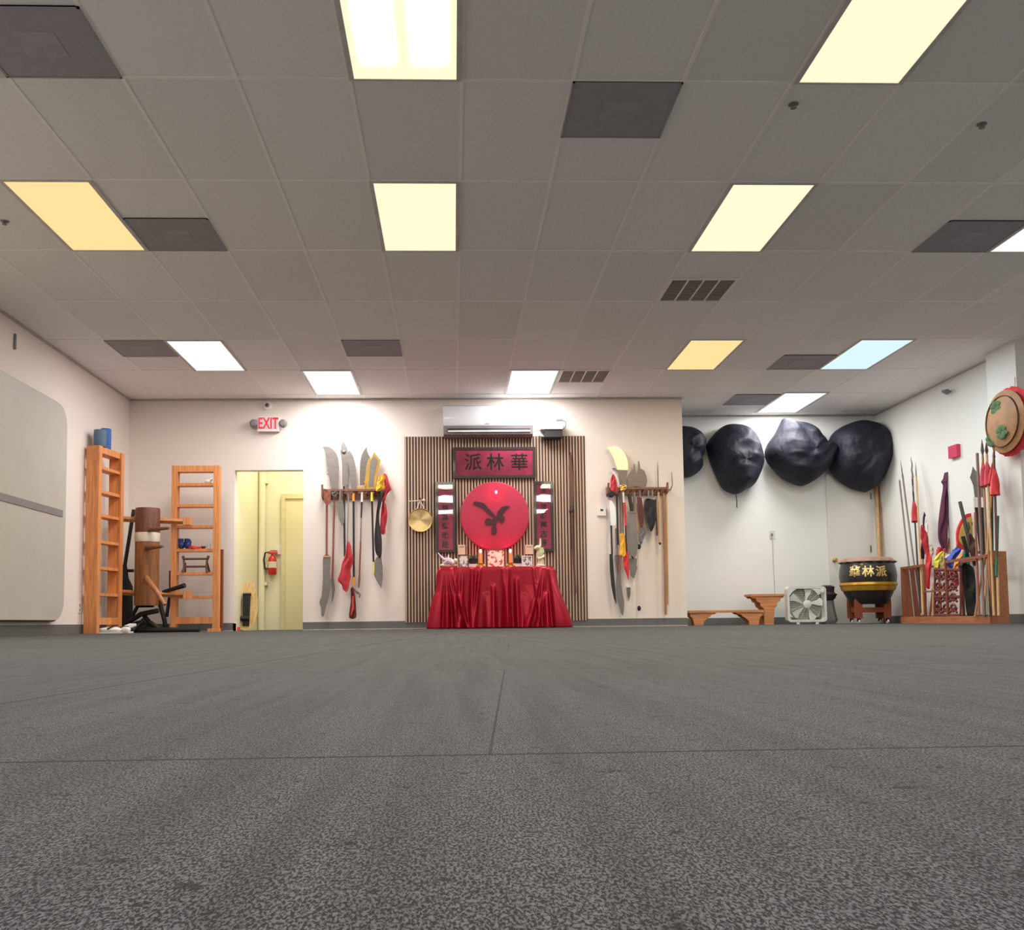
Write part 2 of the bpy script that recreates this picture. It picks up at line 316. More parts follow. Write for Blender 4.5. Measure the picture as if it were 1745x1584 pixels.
troffer(3, 6, 'gold', 'yellow ceiling light with slanting sides cut off by the top edge of the photo')
troffer(-5, 4, 'orange', 'orange tinted ceiling light beside a dark square at far left')
troffer(-1, 4, 'gold', 'pale yellow ceiling light straight in front of the bright tube light')
troffer(3, 4, 'gold', 'pale yellow ceiling light behind the slotted white vent')
troffer(7, 4, 'white', 'cold white ceiling light cut off by the right edge of the photo')
troffer(-5, 1, 'white', 'white ceiling light near the left wall, beside a dark square')
troffer(-3, 0, 'white', 'small white ceiling light over the weapons by the doorway', 1.2)
troffer(1, 0, 'white', 'white ceiling light directly above the air conditioner', 1.2)
troffer(4, 1, 'orange', 'amber ceiling light in front of the mouth of the alcove')
troffer(7, 1, 'blue', 'pale blue ceiling light between a dark square and the white column')
def alcove_light():
    global GY0
    g = GY0; GY0 = 13.6; troffer(7, 0, 'white', 'white ceiling light inside the alcove above the black bags', 1.3); GY0 = g
alcove_light()
troffer(-5, 6, 'blue', 'bluish ceiling light just outside the frame over the left wall', 1.2)
troffer(7, 6, 'white', 'white ceiling light outside the frame near the right wall')
for kk in (-5, -1, 3, 7):
    for rr in (8, 10): troffer(kk, rr, 'white', 'white ceiling light over the near part of the floor, outside the frame', .8)
DSQ = mat('dark return air tile', (158, 156, 162), .8, 0, .06, 12)
def square(k, r, h, label):
    x0 = GX0+k*.61; y1 = GY0-r*1.22; t = thing('ceiling_register', label, 'vent', (x0+.305, y1-h/2, CH-.01), 'dark square ceiling registers')
    MB().box((x0+.012, y1-h, CH-.008), (x0+.598, y1-.012, CH-.001)).build('panel', DSQ, t, False)
    f = MB().box((x0+.2, y1-h/2-.11, CH-.010), (x0+.41, y1-h/2+.11, CH-.007)).bev(.004).build('centre_plate', mat('register plate', (163, 161, 167), .8), t)
    f = MB()
    for a, b in (((0, 0), (.012, h)), ((.598, 0), (.61, h)), ((0, 0), (.61, .012)), ((0, h-.012), (.61, h))): f.box((x0+a[0], y1-h+a[1], CH-.011), (x0+b[0], y1-h+b[1], CH))
    f.build('frame', DSQ, t, False)
square(-4, 6, .61, 'dark square ceiling register at the upper left, lit bluish at one side')
square(1, 5.5, .61, 'large dark square ceiling register between the two yellow lights nearest the viewer')
square(-4, 4, .61, 'dark square ceiling register touching the orange ceiling light')
square(-6, 1.5, .61, 'dark square ceiling register touching the white light by the left wall')
square(-2, 1.5, .61, 'dark square ceiling register between the two small white lights')
square(6, 4, .61, 'dark square ceiling register beside the cut off cold white light')
square(6, 1, .61, 'dark square ceiling register touching the pale blue light')
square(6, -.55, .61, 'small dark ceiling register inside the alcove mouth')
def vent(k, r, label):
    x0 = GX0+k*.61; y1 = GY0-r*1.22; t = thing('ceiling_vent', label, 'vent', (x0+.305, y1-.305, CH-.01), 'white framed slotted ceiling vents')
    f = MB().box((x0, y1-.61, CH-.012), (x0+.03, y1, CH)).box((x0+.58, y1-.61, CH-.012), (x0+.61, y1, CH)).box((x0+.03, y1-.61, CH-.012), (x0+.58, y1-.58, CH)).box((x0+.03, y1-.03, CH-.012), (x0+.58, y1, CH))
    for i in (1, 2, 3): f.box((x0+.03+i*.1375-.008, y1-.58, CH-.012), (x0+.03+i*.1375+.008, y1-.03, CH))
    f.build('frame', WHITE, t, False)
    for i in range(4):
        g = MB(); a = x0+.03+i*.1375
        for j in range(14):
            yy = y1-.57+j*.039; g.box((a+.008, yy, CH-.009), (a+.1295, yy+.022, CH-.003))
        g.build('louvre', mat('vent louvre', (146, 140, 135), .6), t, False)
    MB().box((x0+.03, y1-.58, CH-.0025), (x0+.58, y1-.03, CH-.0005)).build('backing', mat('vent inside', (120, 112, 106), .8), t, False)
vent(3, 3, 'white slotted ceiling vent, the one nearer the viewer')
vent(2, .5, 'white slotted ceiling vent beside the light above the air conditioner')
for (x, y), lb in (((1673, 214), 'tiny sprinkler head in the ceiling at the upper right'), ((8, 379), 'tiny sprinkler head in the ceiling left of the orange light'), ((1352, 180), 'tiny sprinkler head below the cut off yellow light')):
    q = PZ(x, y, CH-.01); tag(MB().lathe([(.03, 0), (.03, -.004), (.01, -.008), (.01, -.02), (.018, -.022), (.018, -.025), (0, -.026)], (q.x, q.y, CH), 16).build('sprinkler_head', GREYP), lb, 'sprinkler')
# ================================================================== LEFT WALL
def lw(x, y): return PX(x, y, LW+.05)
bp = [lw(0, 672), lw(45, 689)]; q0, q1, q2, q3 = lw(66, 712), lw(56, 870), lw(51, 1025), lw(0, 1055)
BY1, BZ1, BZ0 = 10.42, 2.42, .15     # the far edge, top and bottom of the board
def rrect(y0, y1, z0, z1, r, n=8):
    o = []
    for cy, cz, a0 in ((y1-r, z1-r, 0), (y0+r, z1-r, 90), (y0+r, z0+r, 180), (y1-r, z0+r, 270)):
        for k in range(n+1):
            a = math.radians(a0+90*k/n); o.append((cy+r*math.cos(a), cz+r*math.sin(a)))
    return o
t = thing('padded_board', 'large grey board with rounded corners and a dark middle strip against the left wall', 'board', (LW+.06, 9.3, 0))
o = rrect(8.2, BY1, BZ0, BZ1, .22)
MB().prism([(LW+.03, y, z) for y, z in o], (.055, 0, 0)).bev(.01).build('panel', mat('grey board', (186, 180, 172), .5, 0, .03, 3), t)
o2 = rrect(8.185, BY1+.015, BZ0-.015, BZ1+.015, .23)
MB().prism([(LW+.012, y, z) for y, z in o2], (.05, 0, 0)).build('edge_trim', BLACK, t)
MB().box((LW+.083, 8.2, 1.235), (LW+.093, BY1-.09, 1.305)).build('middle_strip', GREYP, t, False)
tag(t.children[2], 'dark grey strip')
for (x, y), lb in (((97, 1033), 'white wall outlet on the left wall, the one nearer the grey board'), ((135, 1035), 'white wall outlet on the left wall, the one nearer the wooden shelf')):
    c = PX(x, y, LW); t = thing('wall_outlet', lb, 'outlet', (LW, c.y, c.z)); MB().box((LW, c.y-.038, c.z-.06), (LW+.007, c.y+.038, c.z+.06)).bev(.003).build('cover_plate', WHITE, t)
    for dz in (-.025, .025): MB().box((LW+.006, c.y-.016, c.z+dz-.016), (LW+.009, c.y+.016, c.z+dz+.016)).build('socket', GREYCL, t, False)
c = PX(24, 582, LW); tag(MB().box((LW, c.y-.012, c.z-.075), (LW+.02, c.y+.012, c.z+.075)).bev(.004).build('wall_hook', GREYP), 'thin grey bar fixed high on the left wall above the grey board', 'hook')
# ================================================================== WOODEN LADDER SHELVES AND THE TRAINING DUMMY
def ladder(label, loc, rot, hgt, shelves, wd=.555, dp=.14):
    t = thing('ladder_shelf', label, 'shelf', loc, 'pine ladder shelves', local=True, rot=rot)
    for s in (-1, 1):
        x = s*(wd/2-.022); MB().box((x-.022, 0, 0), (x+.022, dp, hgt)).bev(.006).build('side_board', PINE, t)
        MB().box((x-.034, -.02, 0), (x+.034, 0, hgt-.002)).bev(.004).build('front_stile', PINE, t)
    for z in shelves: MB().box((-wd/2+.044, 0, z-.017), (wd/2-.044, dp, z+.017)).bev(.003).build('shelf_board', PINE, t)
    MB().box((-wd/2+.044, -.01, .10), (wd/2-.044, .02, .18)).bev(.003).build('bottom_rail', PINE, t)
    MB().box((-wd/2+.044, 0, hgt-.075), (wd/2-.044, dp, hgt)).bev(.004).build('top_board', PINE, t)
    MB().box((wd/2-.11, -.03, 0), (wd/2+.01, dp+.02, .04)).bev(.003).build('foot', PINE, t)
    return t
LY = 12.02
def zl(y, x=330): return PY(x, y, LY).z
shz = [zl(v) for v in (825, 861, 897, 937, 977, 1017)]
LXc = (PY(297, 930, LY).x+PY(368, 930, LY).x)/2
ladder('tall narrow pine ladder shelf facing the room, between the dummy and the doorway', (LXc, LY, 0), 0, 2.05, shz)
pn, pf = PY(166, 1083, 11.15), PY(200, 1080, 11.60)
ang = math.atan2(pf.y-pn.y, pf.x-pn.x)
ladder('tall narrow pine ladder shelf turned sideways beside the left wall', ((pn.x+pf.x)/2, (pn.y+pf.y)/2, 0), ang, 2.14, [v*2.14/2.05 for v in shz], wd=.56)
def on_shelf(x, i): return PY(x, 900, LY).x, LY+.05, shz[i]+.017
# foam rollers
a = Vector((pn.x+.075*math.cos(ang)-.05*math.sin(ang), pn.y+.075*math.sin(ang)+.05*math.cos(ang), 2.14))
tag(MB().lathe([(.066, 0), (.07, .006), (.07, .19), (.064, .2), (.03, .2), (.03, .19)], (a.x, a.y, a.z), 24).build('foam_roller', mat('grey blue foam', (92, 112, 134), .8, 0, .1, 30)), 'grey blue foam roller standing on top of the sideways shelf, the nearer one', 'roller')
tag(MB().lathe([(.056, 0), (.06, .006), (.06, .23), (.054, .24), (.03, .24), (.03, .23)], (a.x+.13*math.cos(ang), a.y+.13*math.sin(ang), a.z), 24).build('foam_roller', mat('blue foam', (62, 100, 170), .8, 0, .1, 30)), 'bright blue foam roller standing behind the grey one on the sideways shelf', 'roller')
# things on the frontal shelf
x, y, z = on_shelf(352, 0); t = thing('small_figurine', 'tiny white figurine on the uppermost shelf board', 'figurine', (x, y, z)); MB().ball((x, y, z+.028), (.045, .03, .028)).build('body', WHITE, t); MB().ball((x+.04, y-.01, z+.05), .02).build('head', WHITE, t)
for xx, lb in ((308, 'blue boxing glove, the one next to the stile of the pine shelf'), (318.5, 'blue boxing glove, the one lying towards the shelf middle')):
    x, y, z = on_shelf(xx, 3); t = thing('boxing_glove', lb, 'glove', (x, y, z))
    MB().ball((x, y, z+.05), (.042, .05, .05), f=lambda v: 1+.12*v.x*v.z).build('fist', mat('blue vinyl', (38, 62, 128), .45), t)
    MB().ball((x+(.03 if xx > 310 else -.02), y-.01, z+.085), (.018, .02, .035)).build('thumb', MATS['blue vinyl'], t); MB().lathe([(.03, 0), (.034, .05), (.03, .055)], (x-.01, y, z+.075), 16).build('cuff', MATS['blue vinyl'], t)
x, y, z = on_shelf(333, 3); tag(MB().tube([(x-.08, y-.04, z+.014), (x-.03, y-.06, z+.02), (x+.02, y-.03, z+.012), (x+.07, y-.04, z+.016)], [.012, .022, .018, .012], 8, flat=.7).build('hand_wrap', REDL), 'crumpled red hand wrap on the shelf board beside the blue gloves', 'hand wrap')
x, y, z = on_shelf(345, 3); tag(MB().lathe([(.015, 0), (.03, .02), (.034, .032), (.03, .032), (.02, .012), (0, .01)], (x, y, z), 18).build('wooden_bowl', BROWN), 'small brown wooden bowl on the shelf board with the gloves', 'bowl')
x, y, z = on_shelf(354.5, 3); tag(MB().lathe([(.018, 0), (.02, .06), (.018, .06), (.016, .004), (0, .004)], (x, y, z), 18).build('drinking_glass', mat('frosted glass', (196, 200, 202), .15, 0, .02)), 'small clear glass at the end of the shelf board with the gloves', 'glass')
# dark wooden push up stand
x, y, z = on_shelf(333, 4); t = thing('wooden_stand', 'small dark brown wooden stand with two crossbars on the pine shelf', 'stand', (x, y, z))
for s in (-1, 1):
    MB().tube([(x+s*.15, y-.05, z), (x+s*.135, y-.04, z+.06), (x+s*.14, y-.03, z+.14), (x+s*.155, y-.02, z+.2)], [.02, .013, .013, .018], 10).build('end_post', BROWN, t)
    MB().tube([(x+s*.15, y+.05, z), (x+s*.135, y-.0, z+.12)], [.016, .012], 8).build('brace', BROWN, t)
for zz in (.07, .165): MB().tube([(x-.145, y-.035, z+zz), (x+.145, y-.035, z+zz)], .013, 10).build('crossbar', BROWN, t)
# reddish board leaning behind the frontal shelf
b0, b1 = PY(372, 1078, 12.3), PY(369, 937, 12.55); tag(MB().box((b0.x-.03, 12.42, 0), (b0.x+.02, 12.47, b1.z)).bev(.004).build('leaning_board', REDWOOD), 'reddish narrow board standing behind the outer side of the frontal pine shelf', 'board')
# the dummy
DY = 11.75
def dp(x, y, Y=DY): return PY(x, y, Y)
c0, c1 = dp(247, 1031), dp(247, 864); cx = c1.x; R_ = (dp(267, 950).x-dp(226, 950).x)/2
t = thing('wooden_dummy', 'round wooden training dummy trunk with short arms hung on two slats between the pine shelves', 'training dummy', (cx, DY+R_, c0.z))
cy = DY+R_
lo = dp(247, 922).z; mid = dp(247, 906).z
MB().lathe([(R_*.96, c0.z), (R_, c0.z+.02), (R_, c1.z-.02), (R_*.97, c1.z)], (cx-.01, cy, 0), 32).build('trunk', DUMMY, t)
MB().lathe([(R_+.004, lo), (R_+.008, lo+.01), (R_+.006, (lo+mid)/2), (R_+.008, mid-.01), (R_+.004, mid)], (cx-.01, cy, 0), 32).build('tape_band', mat('white tape', (226, 216, 200), .6), t)
MB().lathe([(R_+.003, mid+.004), (R_+.004, c1.z-.03), (R_*.98, c1.z+.003), (0, c1.z+.004)], (cx-.01, cy, 0), 32).build('dark_cap', wood('darker top wood', (112, 68, 50)), t)
for (x0, y0, x1, y1, r0, r1) in ((256, 902, 288, 899.5, .03, .016), (250, 933, 277, 931, .032, .016)): MB().tube([dp(x0, y0, DY-.0), dp((x0+x1)/2, (y0+y1)/2, DY-.13), dp(x1, y1, DY-.26)], [r0, (r0+r1)/2, r1], 14).build('arm', wood('arm wood', (120, 76, 54)), t)
MB().tube([dp(250, 984, DY), dp(252, 988, DY-.1), dp(266, 1006, DY-.2), dp(281, 1030, DY-.26)], [.034, .034, .03, .022], 14).build('leg', wood('leg wood', (164, 108, 68)), t)
for y0, lb in ((883, 'upper pine slat carrying the dummy, running between the two ladder shelves'), (1008, 'lower pine slat carrying the dummy, running between the two ladder shelves')):
    a = PY(190, y0-2, 11.62); b = PY(306, y0+5, LY+.1)
    tt = thing('support_slat', lb, 'slat', (a.x, 12.0, a.z)); n = Vector((b.x-a.x, 0, b.z-a.z)); yy = cy+.05
    a = PY(186, y0, yy); b = PY(322, y0+6, yy)
    MB().tube([a, b], .034, 4).build('slat', wood('slat wood', (196, 134, 84)), tt, False)
    MB().box((b.x-.04, yy-.12, b.z-.045), (b.x+.04, yy+.0, b.z+.045)).bev(.004).build('end_block', PINE, tt)
# ---- black exercise machine behind the dummy
EY = 12.2
def ep(x, y, Y=EY):
    v = PY(x, y, Y); v.z = max(v.z, .03); return v
t = thing('exercise_machine', 'folded black exercise machine lying behind the wooden dummy', 'exercise machine', (ep(250, 1075).x, EY, 0))
MB().tube([ep(228, 868), ep(222, 905), ep(212, 968)], .024, 10).build('handle_pole', BLACK, t)
MB().tube([ep(212, 962), ep(208, 985), ep(212, 1000), ep(214, 1070)], [.03, .08, .10, .085], 14).build('drive_housing', RUBBER, t)
MB().tube([ep(212, 972), ep(199, 985), ep(195, 1005), ep(197, 1040), ep(202, 1065), ep(215, 1076)], .018, 8).build('hose', RUBBER, t)
MB().tube([ep(210, 972), ep(228, 972)], .02, 8).build('side_peg', BLACK, t)
def bar(*pts, r=.024): MB().tube([ep(*p) for p in pts], r, 10).build('frame_bar', BLACK, t)
bar((268, 1014, 12.05), (273, 1030, 12.0), (280, 1055, 12.0), (283, 1074, 12.05), r=.028); bar((291, 972, 12.2), (291, 1005, 12.2), (284, 1050, 12.1), r=.022)
MB().tube([ep(278, 1008, 11.95), ep(315, 997, 11.85)], [.02, .03], 10).build('hand_grip', RUBBER, t)
bar((216, 1062, 12.0), (240, 1046, 11.9), (270, 1040, 11.9), r=.03); bar((222, 1055, 12.1), (235, 1032, 12.1), (262, 1031, 12.1), r=.025); bar((243, 1045, 12.0), (255, 1060, 11.95), (275, 1076, 12.0), r=.028)
bar((200, 1072, 12.0), (240, 1073, 11.95), (300, 1073, 11.95), (340, 1075, 11.95), r=.03); bar((225, 1076, 11.8), (250, 1050, 12.0), r=.022)
MB().ball(ep(240, 1068, 12.05), (.13, .1, .08)).build('flywheel_cover', RUBBER, t); MB().ball(ep(262, 1072, 12.05), (.16, .1, .07)).build('pedal_box', RUBBER, t)
def shoe(x, lb, yaw, Y=11.3):
    v = PY(x, 1079, Y); t = thing('white_shoe', lb, 'shoe', (v.x, Y, 0), local=True, rot=yaw)
    MB().ball((0, 0, .04), (.13, .045, .035), f=lambda q: 1+.1*math.sin(q.x*4)).build('upper', WHITE, t); MB().box((-.13, -.04, 0), (.13, .04, .02)).bev(.008).build('sole', mat('shoe sole', (210, 205, 200)), t)
    MB().tube([(-.03, -.045, .05), (.03, -.02, .075), (.07, .02, .07)], .012, 6).build('strap', BLACK, t)
shoe(188, 'white shoe lying on the floor against the sideways ladder shelf', .3); shoe(209, 'white shoe lying on the floor in front of the black machine', -.5, 11.4)
v = PY(225, 1074, 11.6); tag(MB().tube([PY(208, 1070, 11.5), PY(222, 1066, 11.55), PY(232, 1064, 11.6)], [.02, .03, .015], 8, flat=.5).build('white_towel', mat('white rag', (215, 212, 208), .8)), 'crumpled white rag draped on the black machine foot', 'rag')
# ================================================================== CORRIDOR THINGS
ex = PY(464, 960, CY-.09); t = thing('fire_extinguisher', 'red fire extinguisher hanging on the cream corridor wall', 'fire extinguisher', (ex.x, CY-.09, PY(464, 979, CY-.09).z))
z0 = PY(464, 979, CY-.09).z; z1 = PY(464, 946, CY-.09).z
RE = mat('extinguisher red', (196, 38, 32), .3, 0, .05)
MB().lathe([(.05, 0), (.062, .02), (.062, .2), (.05, .25), (.02, .28), (.018, .31), (0, .31)], (ex.x, CY-.09, z0), 20).build('cylinder', RE, t)
MB().lathe([(.0635, .10), (.0635, .19)], (ex.x, CY-.09, z0), 20).build('paper_label', mat('cream label', (226, 214, 196)), t)
MB().box((ex.x-.05, CY-.12, z0+.30), (ex.x+.07, CY-.06, z0+.33)).bev(.004).build('lever', RE, t); MB().box((ex.x-.03, CY-.10, z0+.34), (ex.x+.07, CY-.07, z0+.355)).build('carry_handle', RE, t, False)
MB().tube([(ex.x-.03, CY-.09, z0+.33), (ex.x-.1, CY-.1, z0+.32), (ex.x-.12, CY-.1, z0+.22), (ex.x-.10, CY-.1, z0+.08)], .012, 8).build('hose', BLACK, t)
MB().box((ex.x+.02, CY-.03, z0+.3), (ex.x+.12, CY, z0+.42)).bev(.004).build('wall_bracket', WHITE, t)
# balance board
BY_ = BW+.42
bo = [(401, 1060), (400, 1040), (402, 1020), (406, 1003), (412, 991), (416, 989.5), (420, 993), (424, 990), (428, 991), (433, 1003), (437, 1022), (438, 1042), (434, 1062), (428, 1071), (420, 1074), (408, 1072)]
def bb(x, y):
    v = PY(x, y, BY_); z = max(v.z, .002); return Vector((v.x, BY_-.0+z*.22, z))
t = thing('balance_board', 'fish-tailed plywood balance board standing in the corridor doorway', 'balance board', (bb(418, 1070).x, BY_, 0))
MB().prism([bb(*q) for q in bo], (0, .016, 0)).build('deck', wood('plywood', (206, 172, 112)), t)
MB().tube([bb(412, 1012)+Vector((0, -.04, 0)), bb(426, 1012)+Vector((0, -.04, 0))], .018, 12).build('upper_stop', BLACK, t)
a, b = bb(419.5, 1014), bb(417, 1066); MB().box((a.x-.045, min(a.y, b.y)-.02, b.z), (a.x+.04, max(a.y, b.y), a.z)).bev(.01).build('grip_strip', RUBBER, t)
MB().tube([bb(409, 1053)+Vector((0, -.05, 0)), bb(425, 1053)+Vector((0, -.05, 0))], .03, 12).build('roller', RUBBER, t)
v = PY(404, 1066, BW+.3); tag(MB().box((v.x-.035, BW+.2, 0), (v.x+.04, BW+.3, .05)).bev(.006).build('red_strap', REDL), 'small bright red bundle on the floor beside the balance board', 'bundle')
# ================================================================== EXIT SIGN AND DETECTOR
Yx = BW-.09; a, b = PY(439, 710, Yx), PY(475, 734, Yx); cxs = (a.x+b.x)/2; czs = (a.z+b.z)/2
t = thing('exit_sign', 'white exit sign with red letters and a lamp head on each side', 'sign', (cxs, BW-.05, b.z))
MB().box((a.x, Yx, b.z), (b.x, BW-.0, a.z)).bev(.006).build('housing', mat('lit sign white', (240, 226, 224), .4), t)
MB().box((a.x+.02, Yx-.006, b.z+.02), (b.x-.014, Yx, a.z-.014)).build('face', emit('sign face', (255, 218, 218), .8), t, False)
me = upright(text('EXIT', .205, .002, .004), (cxs, Yx-.009, czs+.0)); me.transform(Matrix.Translation((cxs, 0, 0)) @ Matrix.Scale(.62, 4, (1, 0, 0)) @ Matrix.Translation((-cxs, 0, 0)))
link('letters', me, emit('sign letters', (240, 70, 80), 1.0), t, False)
for s, x in ((-1, 432), (1, 482)):
    q = PY(x, 721, Yx); hd = MB().lathe([(.03, .05), (.05, .03), (.055, 0), (.05, -.01), (.0, -.012)], (q.x, Yx+.02, q.z), 20, 'y').build('lamp_head', GREYP, t)
    MB().lathe([(.035, 0), (.03, .012), (0, .016)], (q.x, Yx-.0, q.z), 16, 'y').build('lens', mat('lamp lens glass', (206, 202, 200), .15), hd)
    MB().tube([(q.x-s*.02, Yx+.03, q.z), (q.x-s*.07, Yx+.04, q.z-.005)], .014, 8).build('arm', WHITE, t)
q = PY(456, 691, BW); t = thing('smoke_detector', 'round white detector with a dark centre on the wall above the exit sign', 'detector', (q.x, BW, q.z-.06))
MB().lathe([(.06, 0), (.06, .02), (.05, .035), (0, .037)], (q.x, BW, q.z), 24, 'y').build('body', WHITE, t); MB().lathe([(.03, .03), (.028, .045), (0, .05)], (q.x, BW, q.z), 20, 'y').build('dark_centre', GREYP, t)
MB().lathe([(.012, .045), (.01, .056), (0, .058)], (q.x, BW, q.z), 12, 'y').build('eye', BLACK, t)
# thermostat
q = PY(1025, 872, BW); t = thing('thermostat', 'small white thermostat on the wall beside the slat panel', 'thermostat', (q.x, BW, q.z-.05)); MB().box((q.x-.055, BW-.028, q.z-.052), (q.x+.055, BW, q.z+.06)).bev(.006).build('housing', WHITE, t)
MB().box((q.x-.018, BW-.031, q.z+.01), (q.x+.018, BW-.027, q.z+.034)).build('display', BLACK, t, False)
# ================================================================== SLAT WALL AND WHAT HANGS ON IT
a, b = PY(689, 743, BW-.02), PY(1002, 1057, BW-.02); SX0, SX1, SZ1, SZ0 = a.x, b.x+.0, a.z-.005, .085
SLAT = wood('oak slat', (186, 158, 138), .5, (14, 14, .8), .12)
t = thing('slat_panel', 'tall acoustic panel of narrow vertical wooden slats on dark felt', 'wall panel', ((SX0+SX1)/2, BW, SZ0))
MB().box((SX0, BW-.009, SZ0), (SX1, BW-.001, SZ1)).build('felt_backing', mat('dark felt', (66, 50, 44), .95), t, False)
n = 60; wds = (SX1-SX0)/n; m = MB()
for i in range(n):
    x = SX0+i*wds; m.box((x+.002, BW-.021, SZ0), (x+wds*.60, BW-.009, SZ1-.001))
m.build('slats', SLAT, t, False)
SF = BW-.022     # slat face
# gong
q = PY(716.5, 886, SF-.03); t = thing('gong', 'round brass gong hanging by a cord on the slat panel', 'gong', (q.x, SF-.04, q.z-.16))
GONG = mat('hammered brass', (214, 186, 132), .36, .85, .1, 30)
gt = GONG.node_tree; tn = gt.nodes.new('ShaderNodeTangent'); tn.direction_type = 'RADIAL'; tn.axis = 'Y'; gb = gt.nodes['Principled BSDF']; gt.links.new(tn.outputs[0], gb.inputs['Tangent']); gb.inputs['Anisotropic'].default_value = .85
MB().lathe([(0, -.02), (.03, -.02), (.045, -.004), (.12, -.0), (.145, .004), (.155, .03), (.152, .03), (.142, .01), (0, -.004)], (q.x, SF-.035, q.z), 40, 'y', None).build('disc', GONG, t)
for s in (-1, 1): MB().tube([(q.x+s*.05, SF-.04, q.z+.14), (q.x+.0, SF-.035, q.z+.26)], .004, 6).build('cord', WHITE, t)
k0 = PY(716, 848, SF); MB().tube([(q.x, SF+.0, q.z+.285), (q.x, SF-.05, q.z+.285), (q.x, SF-.05, q.z+.27)], .01, 8).build('hook', BLACK, t)
a, b = PY(696, 854, SF-.04), PY(722, 852, SF-.04); tag(MB().tube([a, b], [.005, .007], 8).ball(b, (.02, .02, .02)).build('gong_mallet', mat('mallet cream', (216, 200, 180))), 'thin pale mallet lying across the hook above the gong', 'mallet')
# plaques
PLAQ = mat('crimson lacquer', (232, 66, 122), .4, 0, .25, 7, coat=0)
FRAME = mat('dark plaque frame', (44, 32, 34), .35, 0, .1, 8, coat=.3); INK = mat('black ink', (34, 14, 24), .4)
def plaque(x0, y0, x1, y1, lab, fw=.035):
    a, b = PY(x0, y0, SF-.035), PY(x1, y1, SF-.035); t = thing('framed_plaque', lab, 'plaque', ((a.x+b.x)/2, SF, b.z), 'calligraphy plaques on the slat panel')
    f = MB(); Y0, Y1 = SF-.04, SF-.001
    f.box((a.x, Y0, b.z), (a.x+fw, Y1, a.z)).box((b.x-fw, Y0, b.z), (b.x, Y1, a.z)).box((a.x+fw, Y0, b.z), (b.x-fw, Y1, b.z+fw)).box((a.x+fw, Y0, a.z-fw), (b.x-fw, Y1, a.z)); f.build('frame', FRAME, t, False)
    MB().box((a.x+fw, SF-.022, b.z+fw), (b.x-fw, SF-.006, a.z-fw)).build('panel', PLAQ, t, False)
    MB().box((a.x+fw, SF-.032, b.z+fw), (b.x-fw, SF-.030, a.z-fw)).build('glass_pane', GLASS, t, False)
    return t, a, b
t, a, b = plaque(772, 762, 913, 814, 'wide red plaque with three black characters above the round red disc')
for ch, px in (('派', 806), ('林', 844), ('華', 885)):
    q = PY(px, 789, SF-.024); link('character', upright(text(ch, .235, .001, .003), (q.x, SF-.0235, q.z)), INK, t, False)
t, a, b = plaque(742, 821, 777, 941, 'tall red plaque nearer the gong, with a column of black characters')
for i, ch in enumerate('一門尊為學武是'[:7]):
    q = PY(758.5, 836+i*15.4, SF-.024); link('character', upright(text(ch, .095, .001, .002), (q.x, SF-.0235, q.z)), INK, t, False)
t, a, b = plaque(909, 820, 944.5, 939, 'tall red plaque nearer the long wooden blade, with a column of black characters')
for i, ch in enumerate('至善至師萬古佳'):
    q = PY(926.5, 835+i*15.0, SF-.024); link('character', upright(text(ch, .095, .001, .002), (q.x, SF-.0235, q.z)), INK, t, False)
# round red disc
q = PY(843, 879, SF-.07); RR = (PY(901.5, 879, SF-.07).x-PY(784.5, 879, SF-.07).x)/2
DISC = mat('red satin', (172, 18, 60), .42, 0, .06, 3, sheen=.3, coat=.15, coatr=.3)
t = thing('round_drum_head', 'large round red disc with a dark bird emblem in the middle of the slat panel', 'emblem', (q.x, SF-.05, q.z-RR))
MB().lathe([(RR-.03, -.0), (RR, .01), (RR+.003, .07), (RR-.01, .085), (RR*.8, .094), (RR*.4, .099), (0, .1)], (q.x, SF, q.z), 72, 'y').build('cover', DISC, t)
EMB = mat('dark emblem', (62, 18, 34), .5)
zo = (680, 680, 330/1745)
def em(pts): return plate(Zp(pts, zo[2], 680, 680), SF-.112, .016)
em([(668, 928), (690, 918), (765, 935), (800, 975), (862, 1040), (872, 1062), (890, 1010), (925, 970), (960, 960), (1000, 962), (965, 995), (938, 1030), (930, 1050), (950, 1060), (952, 1085), (935, 1112), (915, 1112), (905, 1090), (880, 1100), (872, 1140), (880, 1160), (880, 1200), (865, 1220), (848, 1208), (835, 1220), (832, 1180), (845, 1130), (835, 1125), (815, 1138), (785, 1130), (772, 1100), (785, 1075), (815, 1068), (835, 1085), (848, 1078), (850, 1060), (800, 1025), (755, 980), (675, 945)]).build('bird_emblem', EMB, t)
def small_light(x, y, Y, r, nm, lab, par=None):
    q = PY(x, y, Y); return q
v = PY(845.5, 838, SF-.125); tag(MB().ball(v, (.018, .016, .024)).build('reflection_glow', emit('pink glow', (255, 150, 200), 3.0)), 'small pink glow added for a reflection near the upper rim of the round red disc', 'lamp')  # emissive bead stands in for a reflection on the disc
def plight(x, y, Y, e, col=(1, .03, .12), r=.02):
    q = PY(x, y, Y); l = bpy.data.lights.new('candle_and_spot_glow', 'POINT'); l.energy = e; l.color = col; l.shadow_soft_size = r; o = bpy.data.objects.new('candle_and_spot_glow', l); C.objects.link(o); o.location = q
plight(845.5, 838, SF-.17, .8)  # added red light spreading from the reflection bead, no candle here
